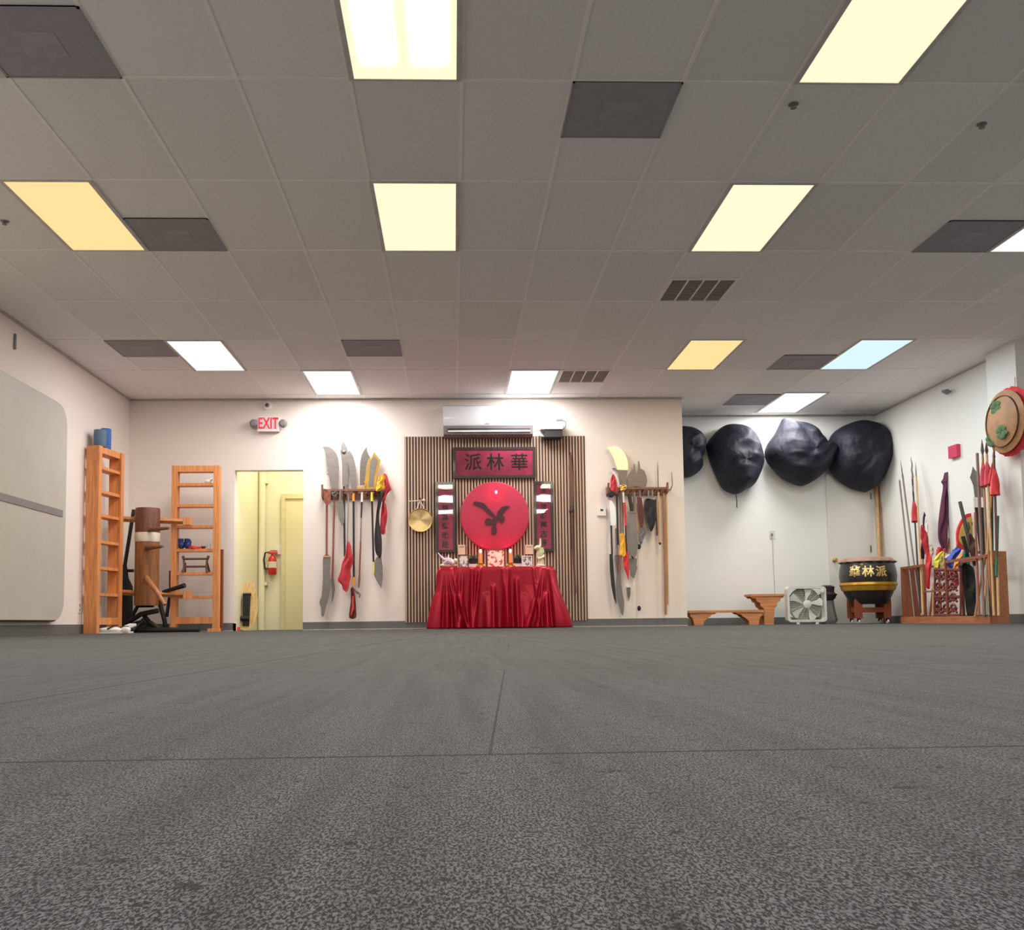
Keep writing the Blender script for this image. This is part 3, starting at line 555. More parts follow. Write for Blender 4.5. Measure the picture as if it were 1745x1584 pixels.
# small square cards
CARD = mat('beige card', (206, 186, 158), .6, 0, .08, 20)
for x0, y0, x1, y1, lb in ((780.5, 928, 793, 945, 'small beige speaker box on the slat panel behind the dark photo frame'), (895, 928, 908.5, 944, 'small beige speaker box on the slat panel behind the white photo frame')):
    a, b = PY(x0, y0, SF-.03), PY(x1, y1, SF-.03); t = thing('speaker_box', lb, 'speaker', ((a.x+b.x)/2, SF, b.z)); MB().box((a.x, SF-.04, b.z), (b.x, SF, a.z)).bev(.004).build('housing', CARD, t)
    MB().box((a.x+.014, SF-.043, a.z-.03), (b.x-.014, SF-.039, a.z-.02)).build('slot', GREYCL, t, False)
# long wooden blade
t = thing('long_wooden_blade', 'long thin brown wooden glaive hanging upright on the slat panel', 'weapon', (PY(975, 880, SF-.04).x, SF-.04, PY(985, 1015, SF).z))
k = 330/1745
plate(Zp([(1545, 470), (1552, 490), (1562, 600), (1572, 760), (1572, 960), (1545, 960), (1538, 800), (1528, 620), (1535, 510)], k, 680, 680), SF-.05, .016).build('blade', BROWN, t)
MB().tube([PY(974.5, 862, SF-.04), PY(976, 930, SF-.04), PY(981, 1010, SF-.03)], [.016, .015, .013], 10).build('shaft', BROWN, t)
q = PY(974.5, 869, SF-.03); MB().box((q.x-.035, SF-.06, q.z-.02), (q.x+.03, SF, q.z+.0)).bev(.004).build('holder', BLACK, t)
# air conditioner
a, b = PY(755, 689, BW-.22), PY(909, 741, BW-.22); t = thing('air_conditioner', 'white wall air conditioner with a grey outlet slot above the slat panel', 'air conditioner', ((a.x+b.x)/2, BW, b.z))
zb = b.z; zg = PY(800, 725, BW-.22).z; zt = min(a.z, CH-.03); ACW = mat('glossy white plastic', (222, 224, 228), .12, 0, .01, coat=.6)
prof = [(BW-.001, zt), (BW-.17, zt), (BW-.215, zt-.02), (BW-.225, zt-.05), (BW-.225, zg+.02), (BW-.215, zg), (BW-.001, zg)]
MB().prism([(a.x, y, z) for y, z in prof], (b.x-a.x, 0, 0)).build('body', ACW, t)
GR = mat('grey outlet', (132, 124, 126), .5)
MB().prism([(a.x+.004, y, z) for y, z in [(BW-.001, zg), (BW-.212, zg), (BW-.19, zb+.02), (BW-.12, zb), (BW-.001, zb)]], (b.x-a.x-.008, 0, 0)).build('underside', GR, t)
zs = PY(800, 731, BW-.22).z; MB().box((a.x+.06, BW-.217, zs-.012), (b.x-.04, BW-.2, zs+.012)).build('slot', BLACK, t, False)
MB().box((a.x+.06, BW-.222, zs-.034), (b.x-.04, BW-.2, zs-.014)).build('flap', WHITE, t, False)
q = PY(830, 721.5, BW-.227); MB().box((q.x-.03, BW-.228, q.z-.005), (q.x+.03, BW-.224, q.z+.005)).build('badge', GREYP, t, False)
# projector like unit
Yp = BW-.24; a, b = PY(928, 731.5, Yp), PY(959, 744, Yp); t = thing('projector', 'small white and black projector on a bracket beside the air conditioner', 'projector', ((a.x+b.x)/2, BW-.1, b.z))
MB().box((a.x, Yp, b.z), (b.x, BW-.03, a.z)).bev(.006).build('black_base', BLACK, t)
q0, q1 = PY(921, 714, Yp), PY(959, 731, Yp); MB().box((q0.x, Yp-.02, q1.z), (q1.x, BW-.02, q0.z)).bev(.03, 3).build('white_housing', WHITE, t)
q = PY(955, 716, Yp); MB().box((q.x-.06, Yp-.03, q.z-.01), (q.x+.03, Yp, q.z+.012)).bev(.004).build('connector', GREYP, t)
MB().tube([PY(960, 716, Yp-.02), PY(964.5, 719, Yp-.02), PY(964, 726, Yp-.02), PY(960, 731, Yp)], .007, 8).build('cable_loop', GREYP, t)
MB().tube([PY(908, 736, Yp+.03), PY(916, 734, Yp+.03), PY(928, 729, Yp+.03)], .007, 8).build('power_cable', GREYP, t)
MB().prism([PY(917, 737, Yp+.1), PY(927, 730, Yp+.1), PY(928, 744, Yp+.1), PY(922, 743, Yp+.1)], (0, .02, 0)).build('mounting_bracket', WHITE, t)
# ================================================================== ALTAR TABLE
TY0 = 11.92; tz = .752; a, b = PY(749, 967, TY0), PY(942, 966, TY0); TX0, TX1, TY1 = a.x, b.x, 12.52
t = thing('altar_table', 'folding table hidden under the red satin cloth', 'table', ((TX0+TX1)/2, (TY0+TY1)/2, 0))
MB().box((TX0+.02, TY0+.02, tz-.04), (TX1-.02, TY1-.02, tz-.006)).bev(.01).build('table_top', GREYP, t)
for sx in (TX0+.1, TX1-.1):
    for sy in (TY0+.08, TY1-.08): MB().tube([(sx, sy, 0), (sx, sy, tz-.03)], .014, 10).build('leg', BLACK, t)
# the cloth: top sheet and folded skirt
SAT = mat('red satin cloth', (158, 10, 40), .34, .4, .04, 3, spec=.4)
def cloth():
    bm = bmesh.new(); per = []; step = .008; cxm = (TX0+TX1)/2
    def seg(p0, p1, nrm0):
        L = (Vector(p1)-Vector(p0)).length; n = int(L/step)
        for i in range(n): per.append((Vector(p0).lerp(Vector(p1), i/n), Vector(nrm0)))
    rc = .03
    seg((TX0, TY1, 0), (TX0, TY0+rc, 0), (-1, 0, 0))
    for i in range(24): an = i/24*PI/2; per.append((Vector((TX0+rc-rc*math.cos(an), TY0+rc-rc*math.sin(an), 0)), Vector((-math.cos(an), -math.sin(an), 0))))
    seg((TX0+rc, TY0, 0), (TX1-rc, TY0, 0), (0, -1, 0))
    for i in range(24): an = i/24*PI/2; per.append((Vector((TX1-rc+rc*math.sin(an), TY0+rc-rc*math.cos(an), 0)), Vector((math.sin(an), -math.cos(an), 0))))
    seg((TX1, TY0+rc, 0), (TX1, TY1, 0), (1, 0, 0))
    NV = 44; rings = []; N = len(per)
    # folds of the front, in metres from the middle: centre at the top, drift towards the floor, width, depth
    rr = random.Random(5); folds = []
    x = -.70
    while x < .70:
        folds.append((x, x*.08+rr.uniform(-.05, .05), rr.uniform(.016, .034), rr.uniform(.035, .095), rr.uniform(-.1, .45))); x += rr.uniform(.055, .12)
    for s in (-1, 1):
        for i in range(5): folds.append((s*(.68-i*.028), s*(.11-i*.075), .02, .06, 0))
    for j in range(NV+1):
        v = j/NV; ring = []
        for i, (p, nr) in enumerate(per):
            u = p.x-cxm
            corner = max(0, 1-min((p-Vector((TX0, TY0, 0))).length, (p-Vector((TX1, TY0, 0))).length)/.35)
            fl = .03*v+.06*v*corner
            if nr.y < -.5:
                f = 0
                for (xc, dr, wd, dpt, st) in folds:
                    c = xc+dr*v*1.2; k = (u*(1) - c)/(wd*(1+v*.7)); w_ = max(0, min(1, (v-st)/(1-st))) if st > 0 else min(1, v+.10*min(1, v*25))
                    if abs(k) < 3: f += dpt*w_**.45*math.exp(-k*k)
                f -= .012*v*smoothnoise(u*9+v*2, 3)
            else:
                d = p.y; f = .045*v*(math.sin(d*46+1.3+v)+.5*math.sin(d*81))*.7
            f = max(f, -.03)
            lat = .05*v*(smoothnoise(u*7, 8)-.5) if nr.y < -.5 else 0
            fx = u/.74*.022*v if nr.y < -.5 else 0
            z = tz-(tz+.004)*v + (.008*v*v*v*(smoothnoise(i*.045, 2)))
            drop = .004*min(1, v*20)
            o = p+nr*(fl+f+drop); ring.append(bm.verts.new((o.x+lat+fx, min(o.y, TY1+.04), z+.006)))
        rings.append(ring)
    for r0, r1 in zip(rings, rings[1:]):
        for i in range(N-1): bm.faces.new((r0[i], r0[i+1], r1[i+1], r1[i]))
    bm.faces.new(rings[0])
    me = bpy.data.meshes.new('c'); bmesh.ops.recalc_face_normals(bm, faces=bm.faces); bm.to_mesh(me); bm.free()
    o = link('altar_cloth', me, SAT); o.data.set_sharp_from_angle(angle=math.radians(80)); so = o.modifiers.new('thickness', 'SOLIDIFY'); so.thickness = .003; return o
tag(cloth(), 'shiny red satin cloth hanging in folds over the altar table to the floor', 'tablecloth')
TT = tz+.009
def tp(x, Y=12.1): return PY(x, 960, Y).x
# coral figurine
x = tp(764, 12.12); t = thing('dragon_figurine', 'pale lilac porcelain dragon figurine at the gong end of the altar', 'figurine', (x, 12.12, TT)); PORC = mat('lilac porcelain', (200, 184, 196), .3, 0, .25, 25, coat=.3)
MB().ball((x, 12.12, TT+.03), (.11, .05, .03)).build('base', mat('cream porcelain', (222, 206, 190), .35), t)
MB().tube([(x+.08, 12.1, TT+.05), (x+.02, 12.1, TT+.09), (x-.05, 12.1, TT+.10), (x-.10, 12.11, TT+.15), (x-.13, 12.12, TT+.19)], [.03, .035, .02, .012, .005], 10).build('tail', PORC, t)
MB().tube([(x-.05, 12.1, TT+.05), (x, 12.08, TT+.08), (x+.05, 12.08, TT+.05), (x+.09, 12.1, TT+.07)], [.025, .035, .03, .022], 10).build('body', PORC, t)
MB().tube([(x+.0, 12.1, TT+.1), (x+.005, 12.11, TT+.17)], [.018, .004], 8).tube([(x-.04, 12.1, TT+.09), (x-.02, 12.11, TT+.135)], [.012, .003], 8).build('spines', PORC, t)
MB().ball((x+.09, 12.09, TT+.085), (.025, .03, .03)).build('head', mat('pale green porcelain', (206, 206, 160), .35), t)
# photo frames
def photo(x0, x1, y0, Y, lab, fm, pic, lean=.16, fw=.012):
    a, b = PY(x0, y0, Y), PY(x1, 968, Y); hgt = a.z-TT; t = thing('photo_frame', lab, 'photo frame', ((a.x+b.x)/2, Y, TT), 'framed pictures on the altar')
    R = Matrix.Rotation(-lean, 3, 'X'); pv = Vector((0, Y, TT))
    def B(p, q): return MB().box(p, q, R, pv)
    m = MB()
    for p, q in (((a.x, Y, TT), (a.x+fw, Y+.015, a.z)), ((b.x-fw, Y, TT), (b.x, Y+.015, a.z)), ((a.x+fw, Y, TT), (b.x-fw, Y+.015, TT+fw)), ((a.x+fw, Y, a.z-fw), (b.x-fw, Y+.015, a.z))): m.box(p, q, R, pv)
    m.build('frame', fm, t, False); B((a.x+fw, Y+.006, TT+fw), (b.x-fw, Y+.012, a.z-fw)).build('picture', pic, t, False)
    MB().box((a.x*.5+b.x*.5-.02, Y+.03, TT), (a.x*.5+b.x*.5+.02, Y+.06, TT+hgt*.5)).build('easel_back', BLACK, t, False)
    return t
def blotch(name, c1, c2, sc, p=.5, c3=None):
    m = bpy.data.materials.new(name); m.use_nodes = True; nt = m.node_tree; b = nt.nodes['Principled BSDF']; tc = nt.nodes.new('ShaderNodeTexCoord'); n = nt.nodes.new('ShaderNodeTexNoise'); n.inputs['Scale'].default_value = sc; n.inputs['Detail'].default_value = 1.5
    r = nt.nodes.new('ShaderNodeValToRGB'); r.color_ramp.elements[0].position = p-.04; r.color_ramp.elements[1].position = p+.04; r.color_ramp.elements[0].color = lin(c1)+(1,); r.color_ramp.elements[1].color = lin(c2)+(1,)
    if c3: e = r.color_ramp.elements.new(p+.14); e.color = lin(c3)+(1,)
    nt.links.new(tc.outputs['Object'], n.inputs['Vector']); nt.links.new(n.outputs['Fac'], r.inputs[0]); nt.links.new(r.outputs[0], b.inputs['Base Color']); b.inputs['Roughness'].default_value = .3; return m
photo(781, 799, 944, 12.14, 'black photo frame with a pale grey portrait, leaning behind the lilac figurine', FRAME, blotch('portrait one', (110, 98, 98), (206, 196, 194), 28, .42))
photo(889, 907.5, 946, 12.14, 'white framed dark photograph beside the jade green figurine', mat('white frame', (212, 206, 206), .4), blotch('portrait two', (206, 200, 198), (98, 90, 92), 22, .47))
photo(829, 861, 935, 12.2, 'reddish framed bright picture at the centre of the altar between the candles', mat('dark red frame', (110, 40, 50), .4), blotch('centre print', (190, 70, 60), (250, 226, 210), 20, .42, (246, 214, 196)), .08, .014)
# plants
for x0, lb in ((806, 'small round green plant in a dark pot beside the black photo frame'), (883.5, 'small round green plant in a dark pot beside the white photo frame')):
    x = tp(x0, 12.28); t = thing('potted_plant', lb, 'plant', (x, 12.28, TT), 'two small potted plants on the altar'); MB().box((x-.055, 12.22, TT), (x+.055, 12.34, TT+.05)).bev(.008).build('saucer', WHITE, t)
    MB().lathe([(.035, .05), (.055, .07), (.06, .12), (.05, .12), (0, .115)], (x, 12.28, TT), 20).build('pot', BLACK, t)
    f = MB(); r2 = random.Random(int(x0))
    for i in range(140):
        an, el = r2.uniform(0, 2*PI), r2.uniform(.1, 1.35); d = Vector((math.cos(an)*math.cos(el), math.sin(an)*math.cos(el), math.sin(el))); L = r2.uniform(.05, .078)
        f.tube([(x, 12.28, TT+.11), Vector((x, 12.28, TT+.11))+d*L*.6, Vector((x, 12.28, TT+.105))+d*L], [.004, .006, .001], 4)
    f.build('foliage', mat('dull green leaves', (96, 104, 62), .7, 0, .3, 30), t)
# candles
for x0, lb in ((819, 'gold candlestick with a glowing pink flame, nearer the gong side'), (870, 'gold candlestick with a glowing pink flame, nearer the jade figurine')):
    x = tp(x0, 12.08); t = thing('candlestick', lb, 'candle', (x, 12.08, TT), 'pair of altar candles')
    MB().lathe([(.035, 0), (.036, .008), (.02, .02), (.014, .03), (.03, .045), (.032, .05), (.015, .055)], (x, 12.08, TT), 20, wav=lambda r, z, a, j: (r*(1+.12*math.cos(a*6)) if j in (4, 5) else r, z)).build('lotus_base', GOLD, t)
    cand = MB().lathe([(.014, .05), (.014, .17), (.012, .178), (0, .178)], (x, 12.08, TT), 16).build('candle', mat('amber candle', (236, 160, 60), .4), t)
    MB().ball((x, 12.08, TT+.20), (.015, .015, .026)).build('flame', emit('pink flame', (255, 205, 232), 4), cand)
    plight(x0, 937, 12.04, .5)
    plight(x0, 934, 12.38, 1.0)
    for s in (-1, 1): MB().ball((x+s*.04, 12.09, TT+.02), (.018, .012, .02)).build('petal', GOLD, t)
# jade figurine
x = tp(921, 12.14); t = thing('jade_figurine', 'pale jade green carved animal figurine at the far end of the altar', 'figurine', (x, 12.14, TT)); JADE = mat('pale jade', (208, 212, 172), .3, 0, .2, 18, coat=.4)
MB().lathe([(.06, 0), (.065, .015), (.05, .03), (0, .03)], (x, 12.14, TT), 20).build('base', mat('pale stone', (206, 192, 176)), t)
MB().tube([(x, 12.14, TT+.02), (x+.01, 12.14, TT+.08), (x-.012, 12.14, TT+.13), (x+.005, 12.14, TT+.19), (x+.0, 12.14, TT+.24)], [.05, .038, .04, .05, .04], 14).build('body', JADE, t)
MB().ball((x-.035, 12.12, TT+.24), (.04, .035, .032)).ball((x-.062, 12.11, TT+.235), (.022, .02, .018)).build('head', JADE, t)
MB().tube([(x+.0, 12.14, TT+.26), (x+.004, 12.14, TT+.33), (x+.002, 12.14, TT+.36)], [.016, .012, .01], 10).build('horn', JADE, t)
MB().tube([(x-.045, 12.1, TT+.12), (x-.02, 12.1, TT+.1), (x+.03, 12.1, TT+.12), (x+.045, 12.12, TT+.15)], [.012, .018, .018, .012], 8).build('carved_limb', JADE, t)
# ================================================================== WEAPONS ON THE BACK WALL
def zA(pts): return Zp(pts, .221, 530, 730)          # readings of the left rack
def zB(pts): return Zp(pts, .07576, 540, 740)
def zC(pts): return Zp(pts, .2145, 1000, 740)        # readings of the right rack
def zD(pts): return Zp(pts, .101, 1010, 740)
def zE(pts): return Zp(pts, .202, 1520, 760)
def XA(p, X):
    x, y = zE([p])[0]; return PX(x, y, X)
def YA(p, Yq):
    x, y = zE([p])[0]; return PY(x, y, Yq)
def smooth_line(pts, n=3):    # rounds an outline
    out = []
    N = len(pts)
    for i in range(N):
        p0, p1, p2, p3 = pts[i-1], pts[i], pts[(i+1) % N], pts[(i+2) % N]
        for k in range(n):
            t = k/n; out.append(tuple(.5*((2*p1[c])+(-p0[c]+p2[c])*t+(2*p0[c]-5*p1[c]+4*p2[c]-p3[c])*t*t+(-p0[c]+3*p1[c]-3*p2[c]+p3[c])*t**3) for c in (0, 1)))
    return out
def blade(par, px, Y, m, name='blade', th=.006, sm=False):
    px = smooth_line(px) if sm else px
    return plate(px, Y, th).build(name, m, par)
def shaft(par, a, b, Y, m, r=.012, name='shaft', Y1=None): return stick(a, b, Y, r, Y1).build(name, m, par)
def cloth_strip(par, px, Y, m, name='tassel', dep=.03, label=None, seed=1):
    """a hanging cloth: the outline filled with a lumpy sheet of its own thickness"""
    bm = bmesh.new(); P = smooth_line(px, 3); ys = [p[1] for p in P]; y0, y1 = min(ys), max(ys); rows = []
    NR, NC = 26, 9
    for j in range(NR+1):
        y = y0+(y1-y0)*(j+.02)/(NR+.04); xs = []
        for i in range(len(P)):
            a, b = P[i], P[(i+1) % len(P)]
            if (a[1]-y)*(b[1]-y) <= 0 and a[1] != b[1]: xs.append(a[0]+(b[0]-a[0])*(y-a[1])/(b[1]-a[1]))
        if len(xs) < 2: continue
        rows.append((y, min(xs), max(xs)))
    fr, bk = [], []
    for j, (y, xa, xb) in enumerate(rows):
        f, k = [], []
        for i in range(NC):
            u = i/(NC-1); x = xa+(xb-xa)*u; e = math.sin(u*PI)**.5; bump = dep*e*(.55+.45*math.sin(u*9+seed+j*.18+math.sin(j*.5+seed)))
            p = PY(x, y, Y); f.append(bm.verts.new((p.x, Y-bump-.002, p.z))); k.append(bm.verts.new((p.x, Y+dep*.4*e+.002, p.z)))
        fr.append(f); bk.append(k)
    for g, rev in ((fr, 0), (bk, 1)):
        for a, b in zip(g, g[1:]):
            for i in range(NC-1):
                q = (a[i], a[i+1], b[i+1], b[i]); bm.faces.new(q if not rev else q[::-1])
    for j in range(len(fr)-1):
        bm.faces.new((fr[j][0], fr[j+1][0], bk[j+1][0], bk[j][0])); bm.faces.new((fr[j][-1], bk[j][-1], bk[j+1][-1], fr[j+1][-1]))
    for j in (0, -1):
        for i in range(NC-1): bm.faces.new((fr[j][i], bk[j][i], bk[j][i+1], fr[j][i+1]))
    bmesh.ops.recalc_face_normals(bm, faces=bm.faces); me = bpy.data.meshes.new(name); bm.to_mesh(me); bm.free(); o = link(name, me, m, par)
    if par is None: return o
    return tag(o, label) if label else o
def wthing(px, py, Y, label, name='polearm', cat='weapon', group=None):
    q = PY(px, py, Y); return thing(name, label, cat, (q.x, Y, q.z), group)
YR = BW-.10
G1, G2 = 'weapons on the wall rack by the doorway', 'weapons on the wall rack near the alcove'
def rack(x0, x1, y0, y1, npeg, label, col):
    a, b = PY(x0, y0, BW-.03), PY(x1, y1, BW-.03); t = thing('weapon_rack', label, 'weapon rack', ((a.x+b.x)/2, BW, b.z))
    MB().box((a.x, BW-.022, b.z), (b.x, BW, a.z)).bev(.004).build('back_board', col, t)
    for i in range(npeg):
        x = a.x+.02+(b.x-a.x-.04)*i/(npeg-1); MB().tube([(x, BW-.01, b.z+.05), (x, BW-.15, b.z+.07)], [.012, .009], 8).build('peg', col, t)
    for x in (a.x+.012, b.x-.012): MB().prism([(x-.012, BW-.001, b.z-.01), (x-.012, BW-.15, b.z+.03), (x-.012, BW-.16, a.z+.05), (x-.012, BW-.14, a.z+.05), (x-.012, BW-.12, a.z), (x-.012, BW-.001, a.z+.01)], (.024, 0, 0)).build('end_bracket', col, t)
    MB().box((a.x, BW-.15, a.z-.035), (b.x, BW-.135, a.z-.01)).bev(.003).build('front_rail', col, t)
    return t
rack(549.5, 653, 834, 850, 9, 'brown wooden wall rack holding long weapons beside the doorway', wood('rack wood', (126, 84, 66)))
rack(1033, 1136, 831, 843, 11, 'brown wooden wall rack holding weapons beside the alcove mouth', wood('rack wood', (126, 84, 66)))
# left rack, from the doorway side
Y = YR-.02
t = wthing(557, 1010, Y, 'fork-headed glaive with its wavy steel blade hanging down, nearest the doorway', group=G1)
shaft(t, (557, 859), (556.7, 946), Y, wood('red brown shaft', (142, 84, 62)), .014)
blade(t, zA([(95, 985), (150, 985), (146, 1100), (152, 1180), (148, 1240), (130, 1330), (115, 1375), (98, 1445), (80, 1440), (78, 1390), (65, 1335), (82, 1285), (92, 1150)]), Y, STEEL, sm=True)
MB().box(PY(551, 949, Y)-Vector((0, .012, 0)), PY(564, 946.5, Y)+Vector((0, .018, 0))).build('guard', LIGHTW, t)
cloth_strip(t, zA([(100, 470), (112, 470), (112, 520), (125, 535), (140, 520), (140, 480), (150, 480), (150, 560), (125, 590), (100, 560)]), Y-.06, mat('brown leather', (140, 78, 60)), 'fork_head', .012)
t = wthing(568, 1000, Y+.03, 'broad curved steel glaive blade with a back hook, nearest the exit sign', group=G1)
blade(t, zB([(130, 275), (200, 268), (280, 280), (370, 340), (440, 430), (480, 540), (496, 700), (488, 1000), (480, 1220), (320, 1225), (300, 1080), (285, 980), (260, 920), (205, 885), (250, 872), (290, 905), (300, 860), (270, 780), (225, 705), (212, 560), (180, 400)]), Y+.03, STEEL)
shaft(t, (570, 848), (566.5, 986), Y+.0, wood('red brown shaft', (142, 84, 62)), .013, Y1=Y+.03); blade(t, [(564.5, 986), (569, 986), (571, 1004), (568, 1020), (565, 1028), (566, 1008)], Y+.03, DSTEEL, 'foot_spike')
cloth_strip(t, zB([(270, 1240), (480, 1230), (500, 1290), (430, 1400), (400, 1460), (350, 1400), (280, 1350)]), Y-.01, DSTEEL, 'socket', .02)
t = wthing(587, 946, Y+.01, 'tall steel spear-shaped blade, the highest point above the rack by the doorway', group=G1)
blade(t, zB([(585, 150), (640, 220), (680, 310), (690, 370), (700, 460), (705, 1140), (570, 1140), (566, 650), (550, 500), (530, 420), (518, 360), (540, 330), (552, 230)]), Y+.045, STEEL)
MB().lathe([(.03, 0), (.02, .01), (0, .014)], PY(586, 770, Y+.045), 16, 'y').build('rivet', DSTEEL, t)
shaft(t, (586, 828), (587.5, 948), Y+.02, BLACK, .013); cloth_strip(t, zA([(280, 868), (305, 890), (318, 960), (328, 1010), (318, 1050), (305, 1090), (308, 1140), (295, 1200), (282, 1255), (250, 1250), (235, 1200), (205, 1170), (228, 1100), (238, 1040), (262, 980)]), Y-.04, RED, 'red_sash', .05, 'long crumpled red sash')
t = wthing(581, 893, Y-.03, 'short leaf-shaped grey blade hanging point down beside the spear shaft', 'hanging_knife', group=G1)
blade(t, zA([(205, 560), (245, 555), (257, 690), (243, 748), (225, 720), (208, 660)]), Y-.055, STEEL, sm=True); shaft(t, (580, 834), (579, 856), Y-.05, STEEL, .013, 'handle')
t = wthing(592, 924, Y-.02, 'thin grey shaft between the spear and the black shaft with orange bands', 'thin_staff', group=G1); shaft(t, (594, 838), (592, 930), Y-.0, GREYCL, .008)
t = wthing(602, 985, Y-.02, 'second broad steel blade on a black shaft with orange bands', group=G1)
blade(t, zB([(720, 365), (760, 390), (810, 480), (850, 600), (875, 800), (885, 1000), (885, 1250), (770, 1250), (755, 1050), (735, 900), (722, 740), (680, 600), (665, 480), (685, 400)]), Y+.015, STEEL)
shaft(t, (602.5, 838), (603, 984), Y-.0, BLACK, .014); shaft(t, (602.5, 840), (602.3, 854), Y-.004, ORANGE, .018, 'upper_band'); shaft(t, (602.8, 983), (602.3, 998), Y-.004, ORANGE, .018, 'lower_band')
blade(t, zA([(330, 1232), (350, 1250), (372, 1262), (383, 1280), (378, 1305), (368, 1298), (370, 1280), (345, 1268)]), Y+.0, DSTEEL, 'hook')
t = wthing(600, 1050, Y-.03, 'dark red leather sheath hanging lowest under the rack by the doorway', 'blade_sheath', group=G1)
cloth_strip(t, zA([(306, 1232), (330, 1228), (340, 1290), (348, 1380), (346, 1458), (295, 1458), (300, 1380), (308, 1320)]), Y-.02, DARKRED, 'sheath', .025)
blade(t, zA([(318, 1290), (328, 1290), (332, 1380), (312, 1440), (306, 1440), (316, 1370)]), Y-.05, REDL, 'red_stripe', .012)
t = wthing(613, 1000, Y, 'dark pointed blade with a gold guard on a dark and grey banded shaft', group=G1)
blade(t, zB([(1122, 275), (1130, 370), (1165, 460), (1200, 520), (1140, 600), (1105, 750), (1092, 900), (1082, 1130), (970, 1145), (964, 900), (970, 650), (1000, 480), (1055, 360)]), Y+.025, DSTEEL)
blade(t, zB([(895, 1170), (960, 1160), (985, 1200), (1040, 1180), (1100, 1100), (1110, 1140), (1070, 1190), (1110, 1270), (1060, 1250), (1000, 1240), (920, 1250)]), Y-.01, GOLD, 'gold_guard', .02)
shaft(t, (617, 838), (616.7, 855), Y-.0, WHITE, .016, 'collar'); shaft(t, (616.6, 855), (615.5, 882), Y, BLACK, .012); shaft(t, (615.5, 882), (614.6, 921), Y, GREYCL, .012, 'grey_grip'); shaft(t, (614.6, 921), (612.5, 984), Y, wood('red brown shaft', (142, 84, 62)), .012, 'lower_shaft'); MB().tube([PY(612.5, 984, Y), PY(611.5, 1001, Y)], [.018, .01], 10).build('foot_ferrule', STEEL, t)
t = wthing(636, 1003, Y-.02, 'gold-rimmed saw-toothed blade on a black shaft with yellow bands and a lower steel blade', group=G1)
teeth = []
for i in range(9):
    y = 520+i*62; x = 1185-i*11.5; teeth += [(x, y), (x-32, y+34)]
blade(t, zB([(1285, 395), (1430, 580), (1400, 720), (1355, 900), (1325, 1240), (1120, 1240)]+teeth[::-1]+[(1205, 520), (1215, 560), (1240, 500)]), Y+.01, GOLD, 'gold_rim', .008)
blade(t, zB([(1290, 470), (1370, 590), (1330, 740), (1290, 920), (1270, 1180), (1165, 1180), (1180, 900), (1200, 640), (1230, 560)]), Y+.004, STEEL, 'blade', .006)
shaft(t, (634, 854), (636.5, 957), Y-.0, BLACK, .013); shaft(t, (634, 838), (634, 854), Y-.003, YELB, .018, 'upper_band'); shaft(t, (636.5, 957), (636, 978), Y-.003, mat('pale yellow band', (226, 216, 130)), .016, 'lower_band')
blade(t, zA([(488, 1025), (500, 1000), (515, 985), (540, 985), (552, 1060), (555, 1140), (543, 1232), (515, 1190), (495, 1150), (478, 1110), (488, 1080)]), Y-.0, STEEL, 'lower_blade')
t = wthing(645, 948, Y-.03, 'black curved scabbard with a yellow cloth tied over its hilt', 'sword', group=G1)
cloth_strip(t, zA([(510, 480), (552, 480), (545, 560), (528, 640), (527, 720), (540, 800), (547, 880), (542, 992), (515, 985), (495, 940), (488, 840), (496, 740), (505, 640), (515, 560)]), Y-.045, BLACK, 'scabbard', .02)
cloth_strip(t, zB([(1330, 1270), (1340, 1150), (1375, 1010), (1425, 925), (1490, 900), (1530, 980), (1500, 1090), (1530, 1180), (1480, 1240), (1380, 1290)]), Y-.06, YEL, 'yellow_cloth', .05, 'bright yellow knotted cloth')
t = wthing(655, 910, Y-.03, 'red cloth covered short weapon at the outer end of the rack, beside the yellow cloth', 'covered_weapon', group=G1)
cloth_strip(t, zA([(560, 350), (580, 350), (592, 380), (605, 430), (620, 470), (598, 490), (580, 520), (570, 560), (556, 575), (545, 560), (556, 500), (565, 440), (560, 400)]), Y+.035, RED, 'red_tassel', .04)
cloth_strip(t, zA([(548, 580), (560, 566), (578, 578), (588, 640), (587, 700), (575, 760), (570, 815), (530, 805), (534, 740), (538, 660)]), Y+.03, RED, 'red_cover', .04)
# right rack
Y = YR-.02; HALO = GLARE_BLADE
t = wthing(1034, 870, Y, 'white polished blade hanging point down at the thermostat end, with a black handle', 'broadsword', group=G2)
blade(t, zC([(180, 530), (205, 535), (228, 590), (238, 680), (226, 715), (196, 722), (186, 640)]), Y-.0, mat('white steel and glare', (240, 240, 238), .2, .3, .02), sm=True)
shaft(t, (1041.5, 895), (1043, 945), Y+.01, BLACK, .012, 'handle')
blade(t, zC([(180, 950), (205, 950), (215, 1100), (228, 1240), (237, 1355), (215, 1300), (195, 1200), (184, 1080)]), Y+.01, BLACK, 'black_scabbard', .014)
t = wthing(1041, 845, Y, 'red oval blade cover with a round end cap beside the big moon blade', 'covered_sword', group=G2)
cloth_strip(t, zD([(345, 672), (375, 700), (400, 790), (412, 880), (412, 955), (318, 955), (300, 860), (303, 770), (320, 700)]), Y-.05, RED, 'red_cover', .03)
blade(t, zD([(330, 650), (350, 625), (400, 680), (440, 790), (450, 860), (435, 860), (410, 780), (380, 700), (350, 660)]), Y+.0, WHITE, 'pale_edge')
MB().lathe([(.042, 0), (.042, .03), (.03, .04), (0, .04)], PY(1041, 842, Y-.05), 20, 'y').build('end_cap', RUBBER, t)
t = wthing(1055, 828, Y+.03, 'large half-moon blade with painted pale yellow glare, tallest over the rack near the alcove', 'moon_blade', group=G2)
